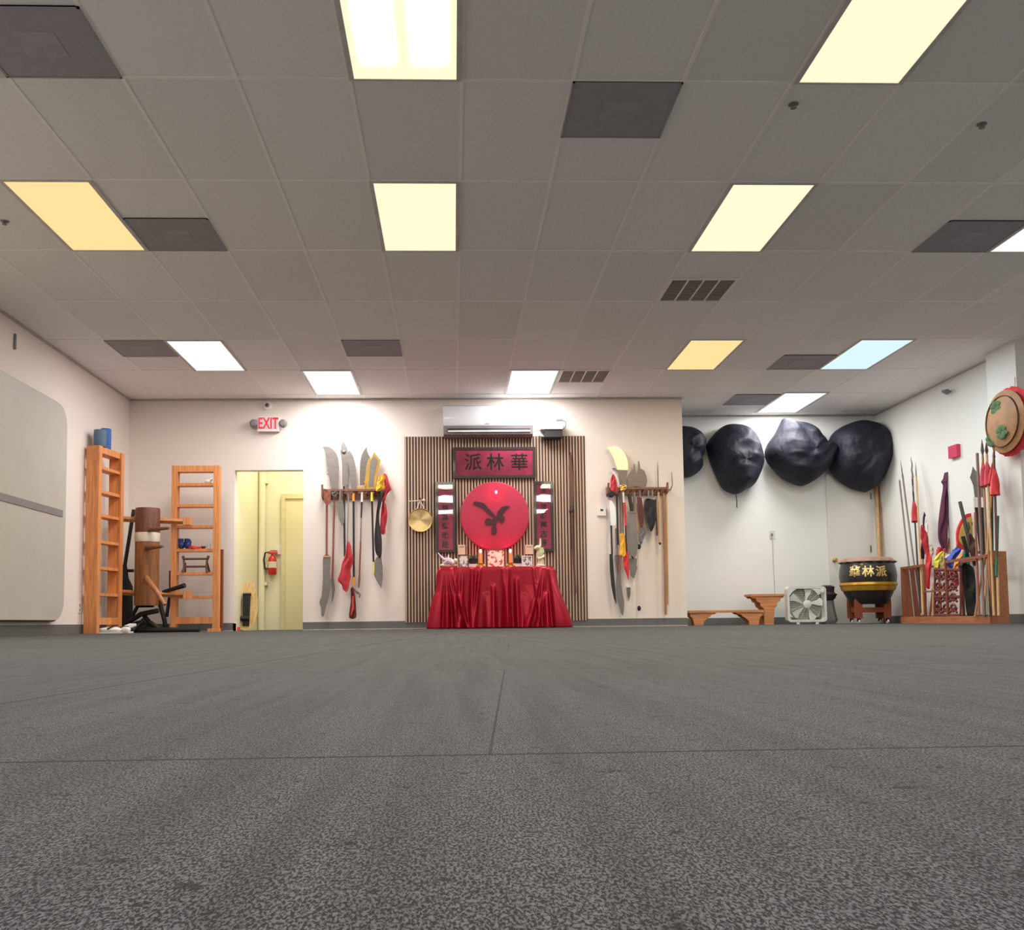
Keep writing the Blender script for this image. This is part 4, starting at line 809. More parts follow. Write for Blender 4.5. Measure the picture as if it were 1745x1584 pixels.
blade(t, zD([(255, 215), (300, 208), (390, 203), (450, 228), (510, 280), (555, 350), (585, 430), (597, 520), (590, 600), (420, 598), (400, 540), (372, 450), (340, 370), (310, 310)]), Y+.04, GLARE_BLADE)  # glare painted on the upper half only
blade(t, zD([(325, 565), (380, 565), (420, 596), (590, 600), (575, 700), (560, 860), (462, 860), (446, 760), (430, 660), (400, 620), (340, 595)]), Y+.038, DSTEEL, 'lower_blade')
cloth_strip(t, zD([(460, 850), (500, 870), (560, 850), (575, 900), (540, 945), (470, 940)]), Y-.05, GOLD, 'gold_guard', .02)
shaft(t, (1058, 840), (1061, 930), Y+.03, mat('grey fabric', (138, 128, 120), .8), .026)
t = wthing(1087, 828, Y+.03, 'grey double crescent axe head with two small prongs above the rack', 'crescent_axe', group=G2)
blade(t, zD([(592, 860), (588, 760), (605, 690), (640, 620), (690, 575), (688, 490), (712, 500), (730, 640), (750, 665), (765, 600), (765, 450), (785, 450), (805, 570), (870, 610), (905, 690), (922, 790), (905, 860), (880, 900), (720, 870), (605, 895)]), Y+.04, DSTEEL)
shaft(t, (1082, 838), (1079, 868), Y-.0, STEEL, .014, 'grip')
t = wthing(1098, 890, Y-.01, 'dark reddish flat scabbard hanging beneath the crescent axe', 'scabbard', group=G2)
blade(t, zC([(400, 495), (435, 500), (450, 600), (452, 680), (445, 738), (425, 740), (410, 640)]), Y-.0, DARKRED, 'scabbard', .02); shaft(t, (1090, 832), (1091, 846), Y-.0, STEEL, .012, 'hilt')
t = wthing(1109, 896, Y, 'wide-mouthed black leather sheath hanging with a grey blade edge behind it', 'blade_sheath', group=G2)
cloth_strip(t, zC([(460, 520), (500, 512), (548, 520), (546, 600), (550, 650), (540, 715), (515, 770), (500, 750), (482, 690), (470, 620)]), Y-.03, RUBBER, 'sheath', .03)
blade(t, zC([(455, 515), (470, 620), (500, 770), (480, 740), (440, 860), (425, 880), (430, 800), (450, 640)]), Y+.03, GREYCL, 'pale_edge'); shaft(t, (1105, 835), (1105, 852), Y-.02, STEEL, .012, 'first_grip'); shaft(t, (1112, 835), (1112, 852), Y-.02, STEEL, .012, 'second_grip')
t = wthing(1052, 930, Y, 'thin black shaft hanging beside the grey wrapped shaft', 'thin_staff', group=G2); shaft(t, (1051, 843), (1053, 928), Y-.0, BLACK, .013)
t = wthing(1056, 1040, Y+.05, 'long grey wavy steel blade hanging almost to the wall base near the alcove', 'curved_glaive', group=G2)
blade(t, zC([(222, 960), (262, 965), (268, 1080), (275, 1200), (290, 1290), (297, 1345), (290, 1430), (275, 1425), (258, 1370), (238, 1300), (232, 1200), (238, 1100), (228, 1040)]), Y+.04, STEEL, sm=True); shaft(t, (1050, 900), (1051, 946), Y+.045, GREYCL, .016, 'shaft')
t = wthing(1059, 945, Y-.02, 'mustard yellow cloth tied round a brown shaft under the rack', 'flag', group=G2)
cloth_strip(t, zC([(258, 790), (290, 788), (305, 850), (308, 905), (306, 968), (260, 952), (266, 850)]), Y-.05, YEL, 'yellow_cloth', .03); shaft(t, (1058, 947), (1055.5, 972), Y-.04, wood('red brown shaft', (142, 84, 62)), .014)
t = wthing(1066, 988, Y, 'red and white banded staff ending in a red pennant', 'banded_staff', group=G2)
shaft(t, (1062, 838), (1063, 856), Y-.02, WHITE, .014, 'white_tip'); shaft(t, (1064, 856), (1066, 896), Y-.02, REDL, .015, 'red_band'); shaft(t, (1064.5, 876), (1065, 912), Y+.012, WHITE, .013, 'white_band'); shaft(t, (1066, 896), (1068, 944), Y-.02, DARKRED, .012)
cloth_strip(t, zC([(296, 960), (325, 930), (332, 1000), (336, 1060), (330, 1155), (316, 1110), (290, 1040)]), Y-.04, REDL, 'red_pennant', .03)
t = wthing(1071, 1024, Y, 'small loose spear tip with a dark collar low on the wall near the alcove', 'spear_tip', group=G2)
blade(t, zC([(318, 1215), (346, 1215), (346, 1270), (334, 1325), (322, 1270)]), BW-.03, DSTEEL); MB().box(PY(1068, 1000.5, BW-.03)-Vector((0, .01, 0)), PY(1074.5, 998, BW-.03)+Vector((0, .02, 0))).build('collar', WHITE, t)
t = wthing(1077, 950, Y-.04, 'big notched grey broadsword with a black grip and a steel guard, hanging point down', 'broadsword', group=G2)
shaft(t, (1072, 842), (1077, 871), Y-.045, BLACK, .024, 'grip'); MB().box(PY(1070, 874, Y-.045)-Vector((0, .02, 0)), PY(1083, 871, Y-.045)+Vector((0, .02, 0))).bev(.004).build('guard', STEEL, t)
blade(t, zC([(340, 630), (386, 630), (398, 750), (408, 900), (395, 950), (380, 985), (350, 955), (330, 920), (338, 880), (330, 860), (345, 800), (335, 720)]), Y-.05, STEEL)
t = wthing(1079, 985, Y+.02, 'second notched grey blade, lower and half hidden under the big broadsword', 'broadsword', group=G2)
blade(t, zC([(335, 985), (398, 985), (395, 1040), (402, 1060), (375, 1145), (345, 1120), (345, 1080), (330, 1050)]), Y+.02, STEEL); shaft(t, (1077, 935), (1079, 951), Y+.02, BLACK, .02, 'grip')
t = wthing(1085, 900, Y+.03, 'pale wooden stick beside the dark reddish scabbard', 'wooden_staff', group=G2); shaft(t, (1080, 840), (1087, 905), Y+.03, LIGHTW, .014)
t = wthing(1089, 1030, Y+.05, 'white rope dart line with black weights hanging straight down', 'rope_weapon', group=G2)
MB().tube([PY(1086, 905, Y+.05), PY(1087.5, 960, Y+.05), PY(1089, 1035, Y+.05)], .007, 8).build('rope', mat('cream rope', (222, 212, 190)), t)
for (x, y) in ((1089, 931), (1089, 1036)): MB().ball(PY(x, y, Y+.045), (.024, .02, .034)).build('weight', RUBBER, t)
t = wthing(1095, 915, Y+.02, 'ragged bundle of grey leather straps under the scabbards', 'strap_bundle', group=G2)
cloth_strip(t, zC([(430, 760), (460, 740), (466, 790), (445, 830), (440, 865), (415, 850), (415, 800)]), Y+.02, GREYP, 'straps', .02)
for x0, y0, x1, y1, yo, lb, r in ((1122, 838, 1124, 925, 0, 'light wooden staff with a dark foot, the first of the staffs at the alcove end', .014), (1131, 840, 1134.5, 1047, .03, 'brown wooden staff reaching lowest at the alcove end of the rack', .017), (1135, 840, 1138.5, 1030, .06, 'pale wooden staff just behind the brown one, outermost at the alcove end', .013), (1117, 850, 1120, 912, .05, 'short dark wooden stick between the black sheath and the light staffs', .011)):
    m_ = {.014: LIGHTW, .017: wood('tan wood', (160, 116, 78)), .013: LIGHTW, .011: BROWN}[r]; t = wthing(x1, y1, Y+yo, lb, 'wooden_staff', group=G2); shaft(t, (x0, y0), (x1, y1), Y+yo, m_, r)
    if yo == 0: shaft(t, (1123.5, 924), (1126, 927), Y, BLACK, .016, 'foot')
t = wthing(1121, 830, Y+.03, 'thin grey spike standing straight up above the rack near the alcove', 'spike', group=G2); MB().tube([PY(1121, 786, Y+.03), PY(1121, 800, Y+.03), PY(1122, 845, Y+.03)], [.002, .007, .008], 8).build('spike', DSTEEL, t)
t = wthing(1144, 836, BW-.03, 'thin curved metal hook on the wall just outside the rack near the alcove', 'wall_hook', 'hook'); MB().tube([PY(1144.5, 804, BW-.03), PY(1146, 825, BW-.03), PY(1143, 833, BW-.03), PY(1137, 836, BW-.02)], [.004, .006, .008, .008], 8).build('hook', STEEL, t)
# ================================================================== ALCOVE: BAGGED DRUMS
def puff(px, Y, dep, label, seed, cen=None, nr=22):
    """a cloth bag hung on the wall: outline read flat on, bulging towards the room"""
    P = smooth_line(Zp(px, .2462, 1150, 690), 4); n = len(P); cx = sum(p[0] for p in P)/n; cy = sum(p[1] for p in P)/n
    if cen: cx, cy = 1150+.2462*cen[0], 690+.2462*cen[1]
    bm = bmesh.new(); F, B = [], []
    for j in range(1, nr+1):
        s = math.sin(j/nr*PI/2); f, b = [], []
        for i, (x, y) in enumerate(P):
            a = math.atan2(y-cy, x-cx); ux, uy = (x-cx)*s*.05, (y-cy)*s*.05; w_ = .5*math.sin(a*3+seed+s*2)+.6*math.sin(ux*2.1+1.7*math.sin(uy*1.3+seed)+seed)+.45*abs(math.sin(uy*1.6+ux*1.1+2*math.sin(ux*.9+seed)))+.25*math.sin(ux*4+uy*3.1+seed*3)*s+.55*(1-abs(math.sin(3.0*uy+1.6*ux+2.2*math.sin(1.1*ux+seed))))**2
            d = dep*math.sqrt(max(0, 1-s**2.6))+.04*w_*math.sin(s*PI)**.7
            q = PY(cx+(x-cx)*s, cy+(y-cy)*s, Y); f.append(bm.verts.new((q.x, Y-d, q.z))); b.append(bm.verts.new((q.x, Y+.12*math.sqrt(max(0, 1-s*s)), q.z)) if j < nr else f[-1])
        F.append(f); B.append(b)
    q = PY(cx, cy, Y); cf = bm.verts.new((q.x, Y-dep-.005, q.z)); cb = bm.verts.new((q.x, Y+.12, q.z))
    for i in range(n):
        k = (i+1) % n; bm.faces.new((cf, F[0][k], F[0][i])); bm.faces.new((cb, B[0][i], B[0][k]))
        for j in range(nr-1):
            bm.faces.new((F[j][i], F[j][k], F[j+1][k], F[j+1][i]))
            vs = [B[j][k], B[j][i], B[j+1][i], B[j+1][k]]; bm.faces.new(vs)
    bmesh.ops.recalc_face_normals(bm, faces=bm.faces); me = bpy.data.meshes.new('cloth_bag'); bm.to_mesh(me); bm.free()
    z = min(v.co.z for v in me.vertices); xm = q.x; t = thing('hanging_bag', label, 'bag', (xm, Y, z), 'large black cloth bags hung in the alcove'); link('cloth', me, BAG, t).data.set_sharp_from_angle(angle=math.radians(75)); return t
YB = AW-.14
t1 = puff([(-60, 160), (20, 148), (110, 155), (165, 185), (190, 215), (210, 250), (200, 330), (182, 370), (186, 430), (140, 480), (70, 505), (-20, 480), (-90, 400), (-100, 250)], YB, .34, 'black cloth bag half hidden by the wall corner at the alcove mouth', 1)
v = PY(1186.5, 787, YB-.12); tag(MB().ball(v, (.016, .02, .05)).build('bag_tag', WHITE), 'small white tag on the half hidden black bag', 'tag')
t2 = puff([(220, 270), (280, 190), (350, 140), (430, 135), (500, 155), (555, 210), (585, 290), (605, 380), (590, 460), (545, 550), (490, 585), (445, 612), (400, 615), (330, 580), (285, 500), (245, 400), (225, 330)], YB, .40, 'round black cloth bag with a hanging drawstring and a gathered middle', 2.3, (440, 400))
MB().tube([PY(1254, 842, YB-.1), PY(1255.5, 853, YB-.12), PY(1255.5, 865, YB-.1)], .007, 6).build('drawstring', BLACK, t2)
t3 = puff([(750, 95), (800, 112), (900, 128), (960, 170), (1000, 220), (1040, 262), (1085, 270), (1105, 310), (1085, 370), (1060, 430), (980, 510), (900, 555), (850, 558), (760, 520), (700, 470), (640, 400), (620, 340), (640, 270), (690, 200), (725, 130)], YB-.02, .42, 'black cloth bag with a pointed upper corner and a peek of gold', 4.1, (900, 330))
MB().prism([PY(1380, 768, YB-.42), PY(1391, 768, YB-.42), PY(1393, 773, YB-.42), PY(1384, 775, YB-.42)], (0, .05, 0)).build('gold_edge', GOLD, t3); MB().prism([PY(1372, 777, YB-.40), PY(1379, 780, YB-.40), PY(1379, 786, YB-.40), PY(1376, 783, YB-.40)], (0, .05, 0)).build('gold_edge', GOLD, t3)
t4 = puff([(1064, 250), (1085, 205), (1120, 172), (1180, 138), (1270, 110), (1350, 118), (1430, 150), (1480, 210), (1500, 300), (1480, 400), (1440, 480), (1400, 550), (1330, 600), (1290, 600), (1200, 570), (1115, 510), (1062, 430), (1050, 340)], YB-.0, .46, 'largest black cloth bag, nearest the right wall above the drum', 5.7, (1270, 350))
for i, (x, lb) in enumerate(((1175, 'metal wall hook behind the half hidden black bag'), (1250, 'metal wall hook behind the bag with the drawstring'), (1350, 'metal wall hook behind the pointed black bag'), (1462, 'metal wall hook behind the largest black bag'))):
    pass
# ---- outlet with its cord
q = PY(1316, 911, AW); t = thing('wall_outlet', 'white outlet plate with a plug half way up the alcove wall', 'outlet', (q.x, AW, q.z-.06)); MB().box((q.x-.04, AW-.008, q.z-.06), (q.x+.04, AW, q.z+.06)).bev(.003).build('cover_plate', mat('ivory plate', (212, 212, 206), .4), t); MB().box((q.x-.022, AW-.04, q.z-.012), (q.x+.0, AW-.006, q.z+.018)).bev(.004).build('plug', GREYP, t)
MB().tube([(q.x-.01, AW-.03, q.z-.01), (q.x-.0, AW-.02, q.z-.1), (q.x+.0, AW-.012, .9), (q.x+.01, AW-.012, .35)], .004, 6).build('cord', mat('pale cord', (196, 196, 190)), t)
# ---- benches
BEN = wood('bench wood', (204, 138, 88), .5, (1.2, 14, 14))
def bench(label, loc, rot, L, D, Ht, scroll):
    t = thing('wooden_bench', label, 'bench', loc, 'wooden benches along the alcove wall', local=True, rot=rot)
    MB().box((-L/2, -D/2, Ht-.032), (L/2, D/2, Ht)).bev(.006).build('seat', BEN, t)
    for s in (-1, 1):
        m = MB(); xo = s*(L/2-.02)
        pr = [(0, Ht-.03), (0, Ht*.62), (.03, Ht*.5), (.045, Ht*.25), (.055, 0), (.19*1, 0), (.195, Ht*.25), (.235, Ht*.42), (.255, Ht*.5), (.29, Ht*.58), (.31, Ht*.7), (.36, Ht*.74), (.39, Ht-.03)]
        m.prism([(xo-s*x*scroll, -D/2+.02, z) for x, z in pr], (0, .03, 0)); m.build('front_leg', BEN, t)
        m = MB(); m.prism([(xo-s*x*scroll, D/2-.05, z) for x, z in pr], (0, .03, 0)); m.build('back_leg', BEN, t)
    return t
Yb = 13.05; a, b = PY(1175, 1040, Yb), PY(1302, 1040, Yb); bench('long low pine bench with scroll-cut legs at the alcove mouth', ((a.x+b.x)/2, Yb+.13, 0), 0, b.x-a.x, .24, a.z, .92)
def bench_end():
    Ya = 13.25; a, b = PY(1279, 1012, Ya), PY(1338, 1012, Ya); Ht = a.z; wd = b.x-a.x; xc = (a.x+b.x)/2
    t = thing('wooden_bench', 'taller narrow pine stool bench seen end on, between the low bench and the box fan', 'bench', (xc, Ya, 0), 'wooden benches along the alcove wall')
    MB().box((xc-wd/2, Ya, Ht-.03), (xc+wd/2, Ya+.30, Ht)).bev(.006).build('seat', BEN, t)
    L = [(-.225, -.03), (-.20, -.055), (-.155, -.06), (-.14, -.10), (-.10, -.12), (-.09, -.17), (-.05, -.20), (-.045, -.26), (-.055, -Ht), (.075, -Ht), (.085, -.26), (.09, -.20), (.12, -.17), (.13, -.12), (.17, -.10), (.18, -.06), (.21, -.055), (.225, -.03)]
    for y in (Ya+.02, Ya+.25): MB().prism([(xc+x*wd/.47, y, Ht+z) for x, z in L], (0, .03, 0)).build('carved_end', BEN, t)
    MB().box((xc-.03, Ya+.05, .12), (xc+.05, Ya+.25, .18)).build('stretcher', BEN, t, False)
bench_end()
# ---- box fan
Yf = 12.98; a, b = PY(1341, 999, Yf), PY(1410, 1063.5, Yf); fx, fz, fs = (a.x+b.x)/2, (a.z+.012)/2, (b.x-a.x)/2
t = thing('box_fan', 'square white box fan standing on the floor between the benches and the drum', 'fan', (fx, Yf, 0)); FW_ = mat('fan white plastic', (214, 216, 210), .4)
def rr2(hw, hh, r, n=6):
    o = []
    for sx, sz, a0 in ((1, 1, 0), (-1, 1, 90), (-1, -1, 180), (1, -1, 270)):
        for k in range(n+1):
            an = math.radians(a0+90*k/n); o.append((sx*(hw-r)+r*math.cos(an), sz*(hh-r)+r*math.sin(an)))
    return o
hh = (a.z-.03)/2; zc = .03+hh
def ringframe(o1, o2, y0, y1):
    bm = MB(); V = [[bm.bm.verts.new((fx+x, y, zc+z)) for x, z in o] for o in (o1, o2) for y in (y0, y1)]; n = len(o1)
    for i in range(n):
        k = (i+1) % n
        for p, q_ in ((0, 1), (1, 3), (3, 2), (2, 0)): bm.bm.faces.new((V[p][i], V[p][k], V[q_][k], V[q_][i]))
    return bm
ringframe(rr2(fs, hh, .05), rr2(fs-.03, hh-.03, .04), Yf, Yf+.11).build('frame', FW_, t)
g = MB()
for i in range(1, 10):
    for s in (-1, 1):
        z = zc+s*i*.026; half = math.sqrt(max(0, (fs-.03)**2)) if True else 0
        g.tube([(fx-fs+.03, Yf+.008, z), (fx+fs-.03, Yf+.008, z)], .0012, 4)
for k in range(16):
    an = k*PI/8; g.tube([(fx+.05*math.cos(an), Yf+.006, zc+.05*math.sin(an)), (fx+(fs-.035)*math.cos(an), Yf+.006, zc+(hh-.035)*math.sin(an))], .0016, 4)
g.build('grille', FW_, t)
MB().lathe([(.055, 0), (.055, .012), (.04, .018), (0, .02)], (fx, Yf-.0, zc), 24, 'y').build('hub_badge', FW_, t)
for k in range(5):
    an = PI/2+k*2*PI/5; m = MB(); pts = []
    for (r_, da) in ((.05, -.2), (.10, -.32), (.17, -.42), (.225, -.40), (.235, -.1), (.22, .1), (.16, .02), (.10, .05), (.05, .2)): pts.append((fx+r_*math.cos(an+da), Yf+.05+.03*da, zc+r_*math.sin(an+da)))
    m.prism(pts, (0, .004, 0)); m.build('fan_blade', mat('fan blade plastic', (232, 233, 226), .4), t)
MB().lathe([(fs-.035, -.1), (fs-.035, -.104), (.0, -.104), (0, -.1)], (fx, Yf, zc), 32, 'y').build('rear_screen', mat('fan rear', (150, 151, 144), .6), t)
MB().lathe([(.028, 0), (.028, .014), (0, .016)], (fx+fs-.06, Yf-.0, zc+hh-.06), 20, 'y').build('knob', mat('fan knob', (226, 226, 226), .3), t)
for s in (-1, 1): MB().box((fx+s*.13-.02, Yf, 0), (fx+s*.13+.02, Yf+.11, .034)).bev(.005).build('foot', FW_, t)
# ---- dark covered bundle behind the fan
Yk = 13.35; t = thing('floor_bundle', 'dark hat-shaped bundle on a grey cloth behind the box fan', 'bundle', (PY(1414, 1060, Yk).x, Yk, 0))
x = PY(1413, 1060, Yk).x; zt1, zt2 = PY(1413, 1012, Yk).z, PY(1413, 997, Yk).z
MB().lathe([(.10, 0), (.12, .05), (.09, .2), (.07, zt1-.08)], (x-.01, Yk, 0), 20, wav=lambda r, z, a, j: (r*(1+.12*math.sin(a*5+j)), z)).build('grey_cloth', mat('grey rag', (126, 126, 120), .9), t)
MB().lathe([(.07, zt1-.09), (.10, zt1-.06), (.12, zt1+.0), (.10, zt1+.01), (.085, zt1+.03), (.10, zt2-.02), (.06, zt2), (0, zt2)], (x-.01, Yk, 0), 20, wav=lambda r, z, a, j: (r*(1+.1*math.sin(a*3+j)), z)).build('dark_cover', PURPLE if False else mat('dark plum cloth', (52, 34, 44), .8), t)
# ---- the drum on its stand
Yd = 12.95; a, b = PY(1433, 990, Yd), PY(1525, 990, Yd); dx = (a.x+b.x)/2; dr_ = (b.x-a.x)/2
zb_, ztp = PY(1480, 1029, Yd).z, PY(1480, 952, Yd).z; dh = ztp-zb_
t = thing('chinese_drum', 'black barrel drum with gold characters and a gold band, under the largest bag', 'drum', (dx, Yd+.0, zb_))
def dprof(v): return dr_*(.60+.40*math.sin(min(1, v*1.45)*PI/2)**.8 if v < .62 else 1-.12*((v-.62)/.38)**1.8)
DB = mat('black drum lacquer', (40, 36, 36), .35, 0, .15, 6, coat=.3)
nv = 24; prof = [(dprof(k/nv), zb_+dh*k/nv*.97) for k in range(nv+1)]
MB().lathe([(.0, zb_)]+prof+[(0, zb_+dh*.97)], (dx, Yd, 0), 56).build('body', DB, t)
bz0, bz1 = PY(1480, 1005, Yd-dr_).z, PY(1480, 991, Yd-dr_).z
def rad_at(z): return dprof((z-zb_)/(dh*.97))
bp_ = [(rad_at(bz0)+.002, bz0-.004), (rad_at(bz0)+.012, bz0), (rad_at(bz0+.3*(bz1-bz0))+.016, bz0+.3*(bz1-bz0)), (rad_at(bz0+.5*(bz1-bz0))+.010, bz0+.5*(bz1-bz0)), (rad_at(bz1)+.014, bz1-.03), (rad_at(bz1)+.010, bz1), (rad_at(bz1)-.01, bz1+.002)]
MB().lathe(bp_, (dx, Yd, 0), 56).build('gold_band', mat('gold band', (206, 158, 52), .35, .6, .12, 14), t)
rt = prof[-1][0]
MB().lathe([(rt-.02, ztp-.06), (rt+.035, ztp-.052), (rt+.015, ztp-.03), (rt+.004, ztp-.012), (rt-.02, ztp+.006), (rt*.6, ztp+.018), (0, ztp+.022)], (dx, Yd, 0), 96, wav=lambda r, z, a, j: (r+(.012*math.sin(a*16) if j == 1 else 0), z+(.012*math.sin(a*16+1) if j in (1, 2) else 0))).build('skin', mat('drum skin', (158, 122, 104), .6, 0, .15, 9), t)
MB().lathe([(rt+.012, ztp-.058), (rt+.045, ztp-.05), (rt+.04, ztp-.043), (rt+.01, ztp-.045)], (dx, Yd, 0), 96, wav=lambda r, z, a, j: (r+(.010*math.sin(a*16) if j in (1, 2) else 0), z)).build('skin_edge', mat('skin edge', (60, 54, 54), .7), t)
for ch, px, sz in (('華', 1463, .155), ('林', 1481, .155), ('派', 1502, .15)):
    me = text(ch, sz, .002, .003); q = PY(px, 974, Yd-dr_); zc_ = q.z; sa = (q.x-dx)/dr_; an0 = math.asin(max(-.9, min(.9, sa)))
    for v in me.vertices:
        z = zc_+v.co.y; an = an0+v.co.x/dr_; r_ = rad_at(z)+.004+v.co.z; v.co = Vector((dx+r_*math.sin(an), Yd-r_*math.cos(an), z))
    link('character', me, mat('gold leaf', (236, 206, 128), .3, .5, .1, 20), t, False)
ts = thing('drum_stand', 'reddish wooden four-legged stand with casters under the black drum', 'stand', (dx, Yd, 0))
for sx in (-1, 1):
    for sy in (-1, 1):
        X = dx+sx*.195; Yq = Yd+sy*.12
        MB().prism([(X-.045, Yq-.02, .07), (X+.045, Yq-.02, .07), (X+.05, Yq-.02, .25), (X+.045-(.02 if sx < 0 else 0), Yq-.02, zb_+.09), (X-.045+(.02 if sx > 0 else 0), Yq-.02, zb_+.09), (X-.05, Yq-.02, .25)], (0, .045, 0)).bev(.005).build('leg', REDWOOD, ts)
        c_ = MB().lathe([(.026, -.012), (.03, 0), (.026, .012)], (X, Yq, .03), 16, 'x').build('caster', mat('caster white', (220, 220, 216), .3), ts); MB().box((X-.018, Yq-.02, .03), (X+.018, Yq+.02, .072)).bev(.004).build('fork', BLACK, c_)
for sy in (-1, 1): MB().box((dx-.19, Yd+sy*.12-.015, .15), (dx+.19, Yd+sy*.12+.015, .215)).bev(.004).build('cross_rail', REDWOOD, ts)
for sx in (-1, 1): MB().box((dx+sx*.195-.015, Yd-.10, .15), (dx+sx*.195+.015, Yd+.10, .215)).bev(.004).build('side_rail', REDWOOD, ts)
# poles in the alcove corner
for (x0, y0, x1, y1, lb, r, m_) in ((1493, 820, 1503, 1058, 'pale wooden pole leaning in the alcove corner, the thicker one', .024, LIGHTW), (1500, 800, 1528, 1058, 'dark brown pole leaning in the alcove corner behind the drum', .018, BROWN), (1499, 830, 1508, 1058, 'second pale pole leaning in the alcove corner, just behind the thick one', .016, wood('tan wood', (160, 116, 78)))):
    lo_ = PY(x1, y1, 13.42); lo_.z = 0; hi_ = PY(x0, y0, AW-.04); tag(MB().tube([lo_, hi_], r, 10).build('wooden_pole', m_), lb, 'pole')
# ================================================================== RIGHT WALL: RACK OF WEAPONS
c0 = PX(1625.5, 769, RW-.03); tag(MB().box((RW-.05, c0.y-.10, c0.z-.075), (RW-.001, c0.y+.10, c0.z+.075)).bev(.004).build('red_square_plaque', mat('rose red panel', (206, 52, 88), .5)), 'small square rose red plaque on the right wall above the weapon stand', 'plaque')
c0 = PX(1612, 667, RW-.06); t = thing('wall_spotlight', 'small dark spotlight high on the right wall', 'lamp', (RW-.01, c0.y, c0.z)); MB().tube([(RW, c0.y, c0.z), (RW-.07, c0.y, c0.z)], .012, 8).build('arm', GREYP, t); MB().tube([(RW-.07, c0.y+.05, c0.z+.015), (RW-.07, c0.y-.05, c0.z-.015)], [.02, .035], 12).build('head', GREYP, t)
# the stand: long open frame, slightly turned from the wall
Ys0, Ys1 = 10.15, 12.55
XN, XF = (PY(1690, 1000, Ys0).x+PY(1714, 1000, Ys0).x)/2, (PY(1537, 1000, Ys1).x+PY(1570, 1000, Ys1).x)/2
def Xs(y): return XN+(y-Ys0)/(Ys1-Ys0)*(XF-XN)     # middle line of the stand
SW = wood('stand wood', (138, 80, 56)); SL = wood('stand light wood', (170, 108, 70), .5, (14, 1.2, 14))
t = thing('weapon_stand', 'long brown wooden floor stand full of weapons along the right wall', 'weapon stand', (Xs(11.3), 11.3, 0))
hf = PY(1555, 966, Ys1).z; hn = PY(1700, 940, Ys0+.1).z
MB().box((Xs(Ys1)-.14, Ys1-.03, 0), (Xs(Ys1)+.14, Ys1, hf)).bev(.005).build('far_end_panel', SW, t)
MB().box((Xs(Ys0)-.09, Ys0, 0), (Xs(Ys0)+.10, Ys0+.035, hn)).bev(.005).build('near_end_panel', SL, t)
MB().prism([(Xs(Ys0)-.115, Ys0, 0), (Xs(Ys0)-.09, Ys0, 0), (Xs(Ys1)-.14, Ys1, 0), (Xs(Ys1)-.165, Ys1, 0)], (0, 0, .085)).build('front_base_board', SL, t, False)
MB().prism([(Xs(Ys0)-.09, Ys0+.035, 0), (Xs(Ys0)+.10, Ys0+.035, 0), (Xs(Ys1)+.14, Ys1-.03, 0), (Xs(Ys1)-.14, Ys1-.03, 0)], (0, 0, .03)).build('bottom_board', SW, t, False)
def rail(y0, y1, off, z, w_=.02, h=.03, nm='rail'): MB().prism([(Xs(y0)+off-w_/2, y0, z), (Xs(y0)+off+w_/2, y0, z), (Xs(y1)+off+w_/2, y1, z), (Xs(y1)+off-w_/2, y1, z)], (0, 0, h)).build(nm, SW, t, False)
rail(Ys0+.03, 11.25, -.09, hn-.06); rail(Ys0+.03, 11.25, .09, hn-.06); rail(11.9, Ys1-.02, -.12, hf-.03); rail(11.9, Ys1-.02, .12, hf-.03)
for yy, hh_ in ((11.25, hn), (11.9, hf)):
    for o_ in (-.09, .10): MB().box((Xs(yy)+o_-.012, yy-.012, 0), (Xs(yy)+o_+.012, yy+.012, hh_)).build('divider_post', SW, t, False)
MB().box((Xs(10.5)-.11, 10.35, hn-.01), (Xs(10.5)+.09, 10.39, hn+.02)).build('cross_piece', BROWN, t, False)
cv = MB()      # carved front of the middle bay
def fx_(px_, py_):
    x_, y_ = zE([(px_, py_)])[0]; return PX(x_, y_, Xs(11.5)-.10)
for row in range(4):
    for c_ in range(3):
        X_, Y_ = 395+c_*62, 1085+row*92
        pts = [fx_(X_+26*math.cos(k_*PI/6)*(1-.03*k_), Y_+34*math.sin(k_*PI/6)*(1-.03*k_)) for k_ in range(15)]; cv.tube(pts, .014, 6)
        cv.tube([fx_(X_-28, Y_+40), fx_(X_, Y_+8), fx_(X_+30, Y_+42)], .013, 6)
for Y_ in (1042, 1270, 1425): cv.tube([fx_(362, Y_), fx_(580, Y_)], .018, 6)
for X_ in (362, 470, 580): cv.tube([fx_(X_, 1042), fx_(X_, 1425)], .014, 6)
cv.build('carved_panel', mat('carved red wood', (112, 50, 44), .5, 0, .3, 14), t)
rail(11.25, 11.9, -.11, .38, .02, .02, 'shelf_rail')
# readings of the stand, and poles standing in it: foot on the bottom board, head against the wall
def pole(foot, head, Xf, Xh, lab, m_, r=.011, nm='standing_spear', cat='spear', grp='spears and staffs standing in the weapon stand'):
    a = XA(foot, Xf); b = XA(head, Xh); a.z = max(a.z, .032); t = thing(nm, lab, cat, tuple(a), grp); MB().tube([a, b], r, 10).build('shaft', m_, t); return t, a, b
def tip(t, a, b, L=.14, w_=.02, m_=DSTEEL):
    d = (b-a).normalized(); MB().tube([b, b+d*L*.3, b+d*L], [.008, w_, .001], 8, flat=.35).build('spear_head', m_, t)
def tass(t, a, b, f0, f1, r, m_, nm='tassel'):
    P = [a.lerp(b, f0+(f1-f0)*k/5) for k in range(6)]; m = MB(); rings = [r*q for q in (1.1, 1.0, .95, .8, .55, .2)]
    m.tube(P, rings, 12)
    for i, v in enumerate(m.bm.verts): v.co += Vector((.006*math.sin(i*2.1), .006*math.cos(i*1.7), 0))
    m.build(nm, m_, t)
D_ = 5.80
FE = 5.82
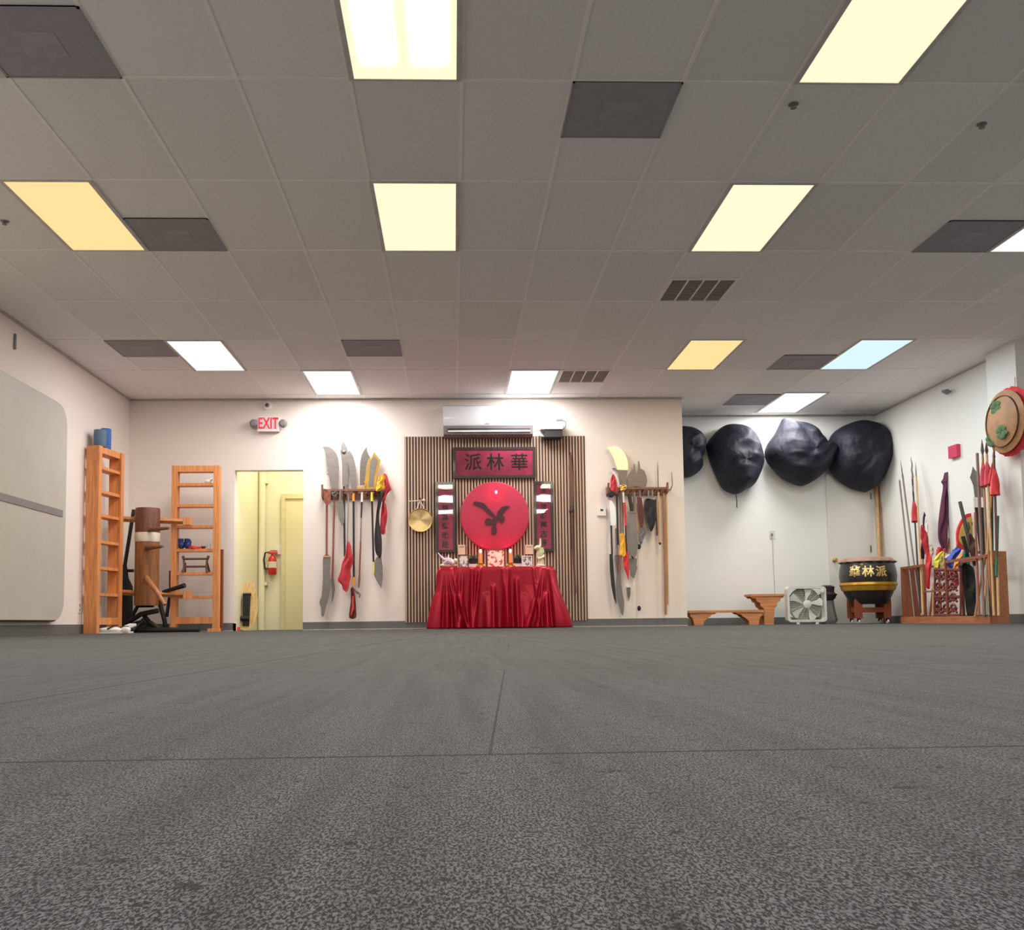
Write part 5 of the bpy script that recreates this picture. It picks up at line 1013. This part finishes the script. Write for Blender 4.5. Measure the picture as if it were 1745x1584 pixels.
for args in (
    ((190, 1440), (66, 310), 5.82, 5.98, 'dark thin spear leaning furthest towards the alcove in the stand', DSTEEL, 0, None),
    ((235, 1370), (88, 235), 5.84, 6.0, 'second thin spear from the alcove end, taller than the first', DSTEEL, 1, None),
    ((240, 1400), (170, 230), 5.80, 6.02, 'wavy-headed spear with a red tassel at the alcove end of the stand', BLACK, 2, RED),
    ((262, 1420), (205, 260), 5.80, 6.03, 'pale spear with a thin steel head beside the red tassel', LIGHTW, 1, None)):
    f, h, xf, xh, lb, m_, kind, ts_ = args; t, a, b = pole(f, h, xf, xh, lb, m_, .011)
    if kind == 1: tip(t, a, b, .22, .008)
    elif kind == 0: tip(t, a, b, .06, .012)
    else:
        d = (b-a).normalized(); MB().tube([b+d*.05*k+Vector((0, .012*math.sin(k*1.8), 0)) for k in range(-7, 6)], [.009]*6+[.013, .013, .012, .011, .009, .006, .001], 8).build('wavy_head', DSTEEL, t)
    if ts_: tass(t, a, b, .64, .80, .04, ts_)
# tassel weapon and red covers of the far bay
def stand_cloth(px, Yq, m_, lab, nm, cat='cloth', dep=.04, seed=1, grp='cloth covered weapons in the weapon stand'):
    o = cloth_strip(None, zE(px), Yq, m_, nm, dep, seed=seed); tag(o, lab, cat, grp); return o
t = thing('short_sword', 'upright dark short sword with a white cloth between red tassels', 'weapon', tuple(YA((265, 950), 12.1)), 'cloth covered weapons in the weapon stand')
blade(t, zE([(275, 555), (290, 600), (285, 700), (275, 950), (240, 950), (262, 700), (265, 600)]), 12.1, BLACK, th=.015)
cloth_strip(t, zE([(285, 590), (300, 640), (305, 720), (285, 740), (275, 660)]), 12.08, WHITE, 'white_cloth', .03)
MB().tube([YA((262, 940), 12.12), YA((262, 1425), 12.12)], .014, 8).build('shaft', LIGHTW, t)
stand_cloth([(245, 665), (262, 690), (300, 740), (310, 830), (318, 930), (290, 930), (262, 850), (240, 760)], 12.0, RED, 'crumpled red sash draped in the alcove end of the stand', 'draped_sash')
stand_cloth([(290, 900), (330, 900), (335, 1000), (322, 1100), (315, 1195), (290, 1190), (280, 1080), (282, 980)], 11.98, REDL, 'bright red narrow sheath hanging inside the stand below the sash', 'red_sheath', seed=2)
stand_cloth([(315, 830), (345, 850), (352, 910), (330, 940), (318, 900)], 11.95, mat('cream cloth', (206, 196, 176), .8), 'small cream cloth knot beside the red sash', 'cloth_knot', seed=3)
o = stand_cloth([(450, 222), (462, 300), (474, 400), (478, 520), (470, 680), (468, 800), (455, 880), (425, 905), (415, 850), (392, 790), (388, 700), (395, 600), (412, 470), (432, 330), (408, 312), (430, 280)], 11.85, PURPLE, 'tall purple cloth cover rising to a point from the stand', 'covered_glaive', 'weapon', .06, 4)
t = thing('wooden_staff', 'thin pale staff right behind the purple cover', 'staff', tuple(YA((470, 1420), 11.9)), 'spears and staffs standing in the weapon stand'); MB().tube([YA((470, 1420), 11.8), YA((478, 600), 11.95)], .01, 8).build('shaft', LIGHTW, t)
stand_cloth([(385, 850), (420, 870), (450, 860), (440, 950), (400, 990), (370, 940)], 11.78, RED, 'dark red cloth wrapped at the foot of the purple cover', 'red_wrap', seed=5)
for px, m_, lb, nm, Yq, sd in (
    ([(350, 960), (400, 900), (432, 890), (432, 940), (405, 990), (375, 1030), (350, 1010)], YELB, 'bright yellow flag cloth hanging on the stand front', 'yellow_flag', 11.66, 6),
    ([(405, 940), (432, 930), (440, 1000), (430, 1055), (410, 1020)], mat('khaki cloth', (176, 160, 96), .8), 'khaki strip between the yellow and the white flag', 'khaki_flag', 11.6, 7),
    ([(440, 950), (470, 915), (490, 920), (480, 960), (455, 1000), (438, 990)], mat('white cloth', (220, 218, 210), .8), 'small white flag cloth beside the blue one', 'white_flag', 11.56, 8),
    ([(445, 975), (500, 900), (560, 830), (592, 835), (575, 900), (530, 960), (510, 1035), (480, 1020)], BLUE, 'blue flag cloth gathered on the stand front', 'blue_flag', 11.5, 9),
    ([(525, 985), (560, 930), (600, 890), (612, 930), (590, 990), (545, 1040), (515, 1045)], ORANGE, 'orange flag cloth between the blue and the green one', 'orange_flag', 11.42, 10),
    ([(598, 900), (625, 880), (650, 920), (658, 985), (650, 1035), (620, 1035), (596, 1005)], GREEN, 'green flag cloth over the black carrying case', 'green_flag', 11.3, 11),
    ([(490, 1045), (540, 1035), (560, 1100), (562, 1175), (510, 1175), (500, 1100)], RED, 'red cloth end hanging under the orange flag', 'red_flag', 11.46, 12)):
    stand_cloth(px, Yq-.0, m_, lb, nm, 'flag', .05, sd, 'coloured flag cloths on the weapon stand')
# thin sticks behind the flags
for (f, h, yq, lb, m_) in (((345, 1430), (350, 1150), 11.8, 'short pale stick inside the stand near the carving', LIGHTW), ((380, 1430), (398, 1290), 11.7, 'short black stick leaning in the carved bay', BLACK), ((300, 1430), (306, 1310), 12.0, 'white stick beside the red sheath foot', WHITE), ((250, 1430), (255, 1180), 12.15, 'pale stick inside the far bay behind the red sheath', LIGHTW), ((320, 1435), (345, 1200), 11.9, 'reddish wooden stick inside the far bay', REDWOOD), ((520, 900), (522, 800), 11.75, 'thin dark stick rising behind the blue flag', BLACK), ((465, 900), (487, 770), 11.8, 'brown stick rising behind the white flag', REDWOOD)):
    tag(MB().tube([YA(f, yq), YA(h, yq+.05)], .014, 8).build('short_stick', m_), lb, 'stick', 'spears and staffs standing in the weapon stand')
# black carrying case and sabre
o = stand_cloth([(572, 990), (640, 1000), (690, 1030), (705, 1150), (708, 1300), (700, 1430), (640, 1435), (622, 1350), (606, 1200), (585, 1100), (560, 1030)], 11.05, RUBBER, 'long black carrying case standing in the middle of the stand', 'carrying_case', 'case', .08, 13)
t = thing('black_staff', 'thick black staff leaning over the round yellow shield', 'staff', tuple(YA((655, 760), 11.2)), 'spears and staffs standing in the weapon stand'); a, b = YA((700, 1000), 10.98), YA((574, 470), 11.25); MB().tube([a, b], [.022, .02], 10).build('shaft', BLACK, t)
tag(stick(zE([(598, 760)])[0], zE([(640, 900)])[0], 11.22, .024).build('sword_hilt', BLACK), 'black sword hilt sticking out above the green flag', 'sword')
stand_cloth([(640, 740), (680, 760), (712, 830), (715, 940), (700, 1010), (670, 940), (648, 850)], 10.95, mat('dark brown leather', (72, 44, 42), .6), 'dark brown leather sheath leaning before the yellow shield', 'leather_sheath', 'sheath', .04, 14)
# round shield
Yh = 11.3; t = thing('round_shield', 'round yellow shield with a red cloth rim standing in the stand', 'shield', tuple(YA((660, 860), Yh)))
so_ = smooth_line(zE([(552, 810), (550, 720), (578, 640), (620, 580), (665, 565), (715, 580), (745, 640), (752, 760), (745, 850), (720, 890), (640, 880), (560, 850)]), 3)
plate(so_, Yh, .03).bev(.006).build('red_rim', REDL, t)
si = smooth_line(zE([(572, 800), (575, 725), (600, 655), (640, 605), (680, 595), (712, 625), (724, 720), (722, 810), (700, 860), (620, 850)]), 3)
plate(si, Yh-.012, .012).build('yellow_face', mat('shield yellow', (214, 178, 92), .6, 0, .15, 12), t)
for pts in ([(640, 640), (650, 700), (640, 740), (660, 690), (648, 640)], [(670, 640), (692, 700), (685, 780), (700, 700), (682, 640)]): plate(zE(pts), Yh-.02, .008).build('painted_line', BROWN, t)
# great sabre
t = thing('great_sabre', 'large steel sabre with a painted band of white glare in a black scabbard', 'sword', tuple(YA((790, 900), 10.9)))
blade(t, zE([(683, 170), (705, 205), (735, 225), (752, 280), (765, 340), (768, 430), (700, 430), (694, 380), (688, 330), (672, 290), (660, 262), (672, 225)]), 10.9, STEEL, th=.008)
blade(t, zE([(690, 432), (762, 430), (765, 515), (692, 515)]), 10.885, mat('white steel and glare', (240, 240, 238), .2, .3, .02), 'collar', .03)  # white band is glare painted on the sabre, not a fitting
blade(t, zE([(708, 516), (780, 516), (790, 640), (800, 800), (815, 1000), (770, 1000), (745, 850), (725, 690)]), 10.89, RUBBER, 'scabbard', .03)
# cluster of tall spears at the near end
cl = [((735, 1430), (700, 560), REDWOOD, .012, 'reddish staff standing just behind the great sabre', 0, None), ((780, 1430), (719, 60), wood('brown stain', (120, 92, 84)), .016, 'thick blunt brown staff rising over the sabre', 0, None),
      ((775, 1430), (860, 40), LIGHTW, .013, 'pale spear with a long red and white tassel, beneath the hat-shaped shield', 1, RED), ((825, 1430), (765, 80), wood('tan wood', (160, 116, 78)), .012, 'tan spear with a dark steel head, highest of all in the stand', 2, RED),
      ((860, 1430), (800, 70), LIGHTW, .013, 'pale spear with a pink tassel left of the hat-shaped shield', 2, RED), ((900, 1430), (868, 330), LIGHTW, .013, 'pale plain staff nearest the viewer in the stand', 0, None),
      ((850, 1430), (845, 330), BLACK, .012, 'black staff among the pale near spears', 0, None), ((880, 1100), (893, 590), GREEN, .014, 'dark green staff at the near end of the stand', 0, None), ((820, 1430), (775, 350), DSTEEL, .013, 'dark grey staff in the middle of the near bay', 0, None),
      ((700, 1440), (790, 900), wood('tan wood', (160, 116, 78)), .013, 'tan staff leaning the opposite way in the near bay', 0, None)]
for i, (f, h, m_, r, lb, kind, ts_) in enumerate(cl):
    X0_ = 5.66+.012*(i % 4); t, a, b = pole(f, h, X0_, 5.86+.012*(i % 3), lb, m_, r)
    if kind: tip(t, a, b, .2 if i == 3 else .16, .022)
    if ts_: tass(t, a, b, .80, .93 if kind == 1 else .96, .038, mat('faded red tassel', (196, 72, 84), .8, 0, .3, 20) if i != 2 else RED)
tt, a, b = pole((895, 1400), (861, 110), 5.7, 5.84, 'dark staff with a drooping red tassel under the hat-shaped shield', BROWN, .012); tass(tt, a, b, .76, .94, .045, REDL); tip(tt, a, b, .1, .018)
# hat-shaped rattan shield on the column
XC = 5.93
q = PX(1712, 718, XC-.06); RS = .33
t = thing('rattan_shield', 'domed rattan shield with green leaf paintings and a red fringe hung on the white column', 'shield', (XC, q.y, q.z-RS))
def lx(prof, wav=None): return MB().lathe(prof, (XC, q.y, q.z), 64, 'x', wav)
tilt = Matrix.Translation(Vector((XC, q.y, q.z))) @ Matrix.Rotation(math.radians(4), 4, 'Z') @ Matrix.Translation(-Vector((XC, q.y, q.z)))
def tb(m): bmesh.ops.transform(m.bm, matrix=tilt, verts=m.bm.verts); return m
RAT = mat('woven rattan', (168, 124, 84), .6, 0, .2, 9, (1, 1, 1), .3)
tb(lx([(0, .05), (RS, .055), (RS*1.01, .065), (RS*.93, .075), (RS*.75, .098), (RS*.5, .118), (RS*.25, .128), (0, .131)])).build('rattan_dome', RAT, t)
tb(lx([(RS*.85, -.03), (RS*1.08, -.02), (RS*1.12, -.005), (RS*.98, .03), (RS*.85, .03)], lambda r, z, a, j: (r*(1+.025*math.sin(a*23)+.012*math.sin(a*41)) if j in (1, 2) else r, z+(.012*math.sin(a*19) if j in (1, 2) else 0)))).build('red_fringe', REDL, t)
tb(lx([(RS*.80, .085), (RS*.82, .105), (RS*.84, .082)])).build('bound_ring', BROWN, t)
LEAF = mat('painted leaf green', (70, 106, 62), .7, 0, .25, 30)
for (dy, dz) in ((.06, .16), (-.03, -.12), (.2, -.16)):
    m = MB(); r0 = math.hypot(dy, dz); hx = .137-.07*(r0/RS)**2
    for k in range(6):
        an = k*PI/3+.4; m.ball((XC-hx, q.y+dy+.05*math.cos(an), q.z+dz+.05*math.sin(an)), (.006, .05+.012*math.sin(k*2.3), .03), 8, 6)
    tb(m).build('painted_leaves', LEAF, t)
MB().tube([(XC+.08, q.y+.05, q.z+.02), (6.035, q.y+.05, q.z+RS+.16)], .003, 6).build('hanging_wire', GREYP, t)
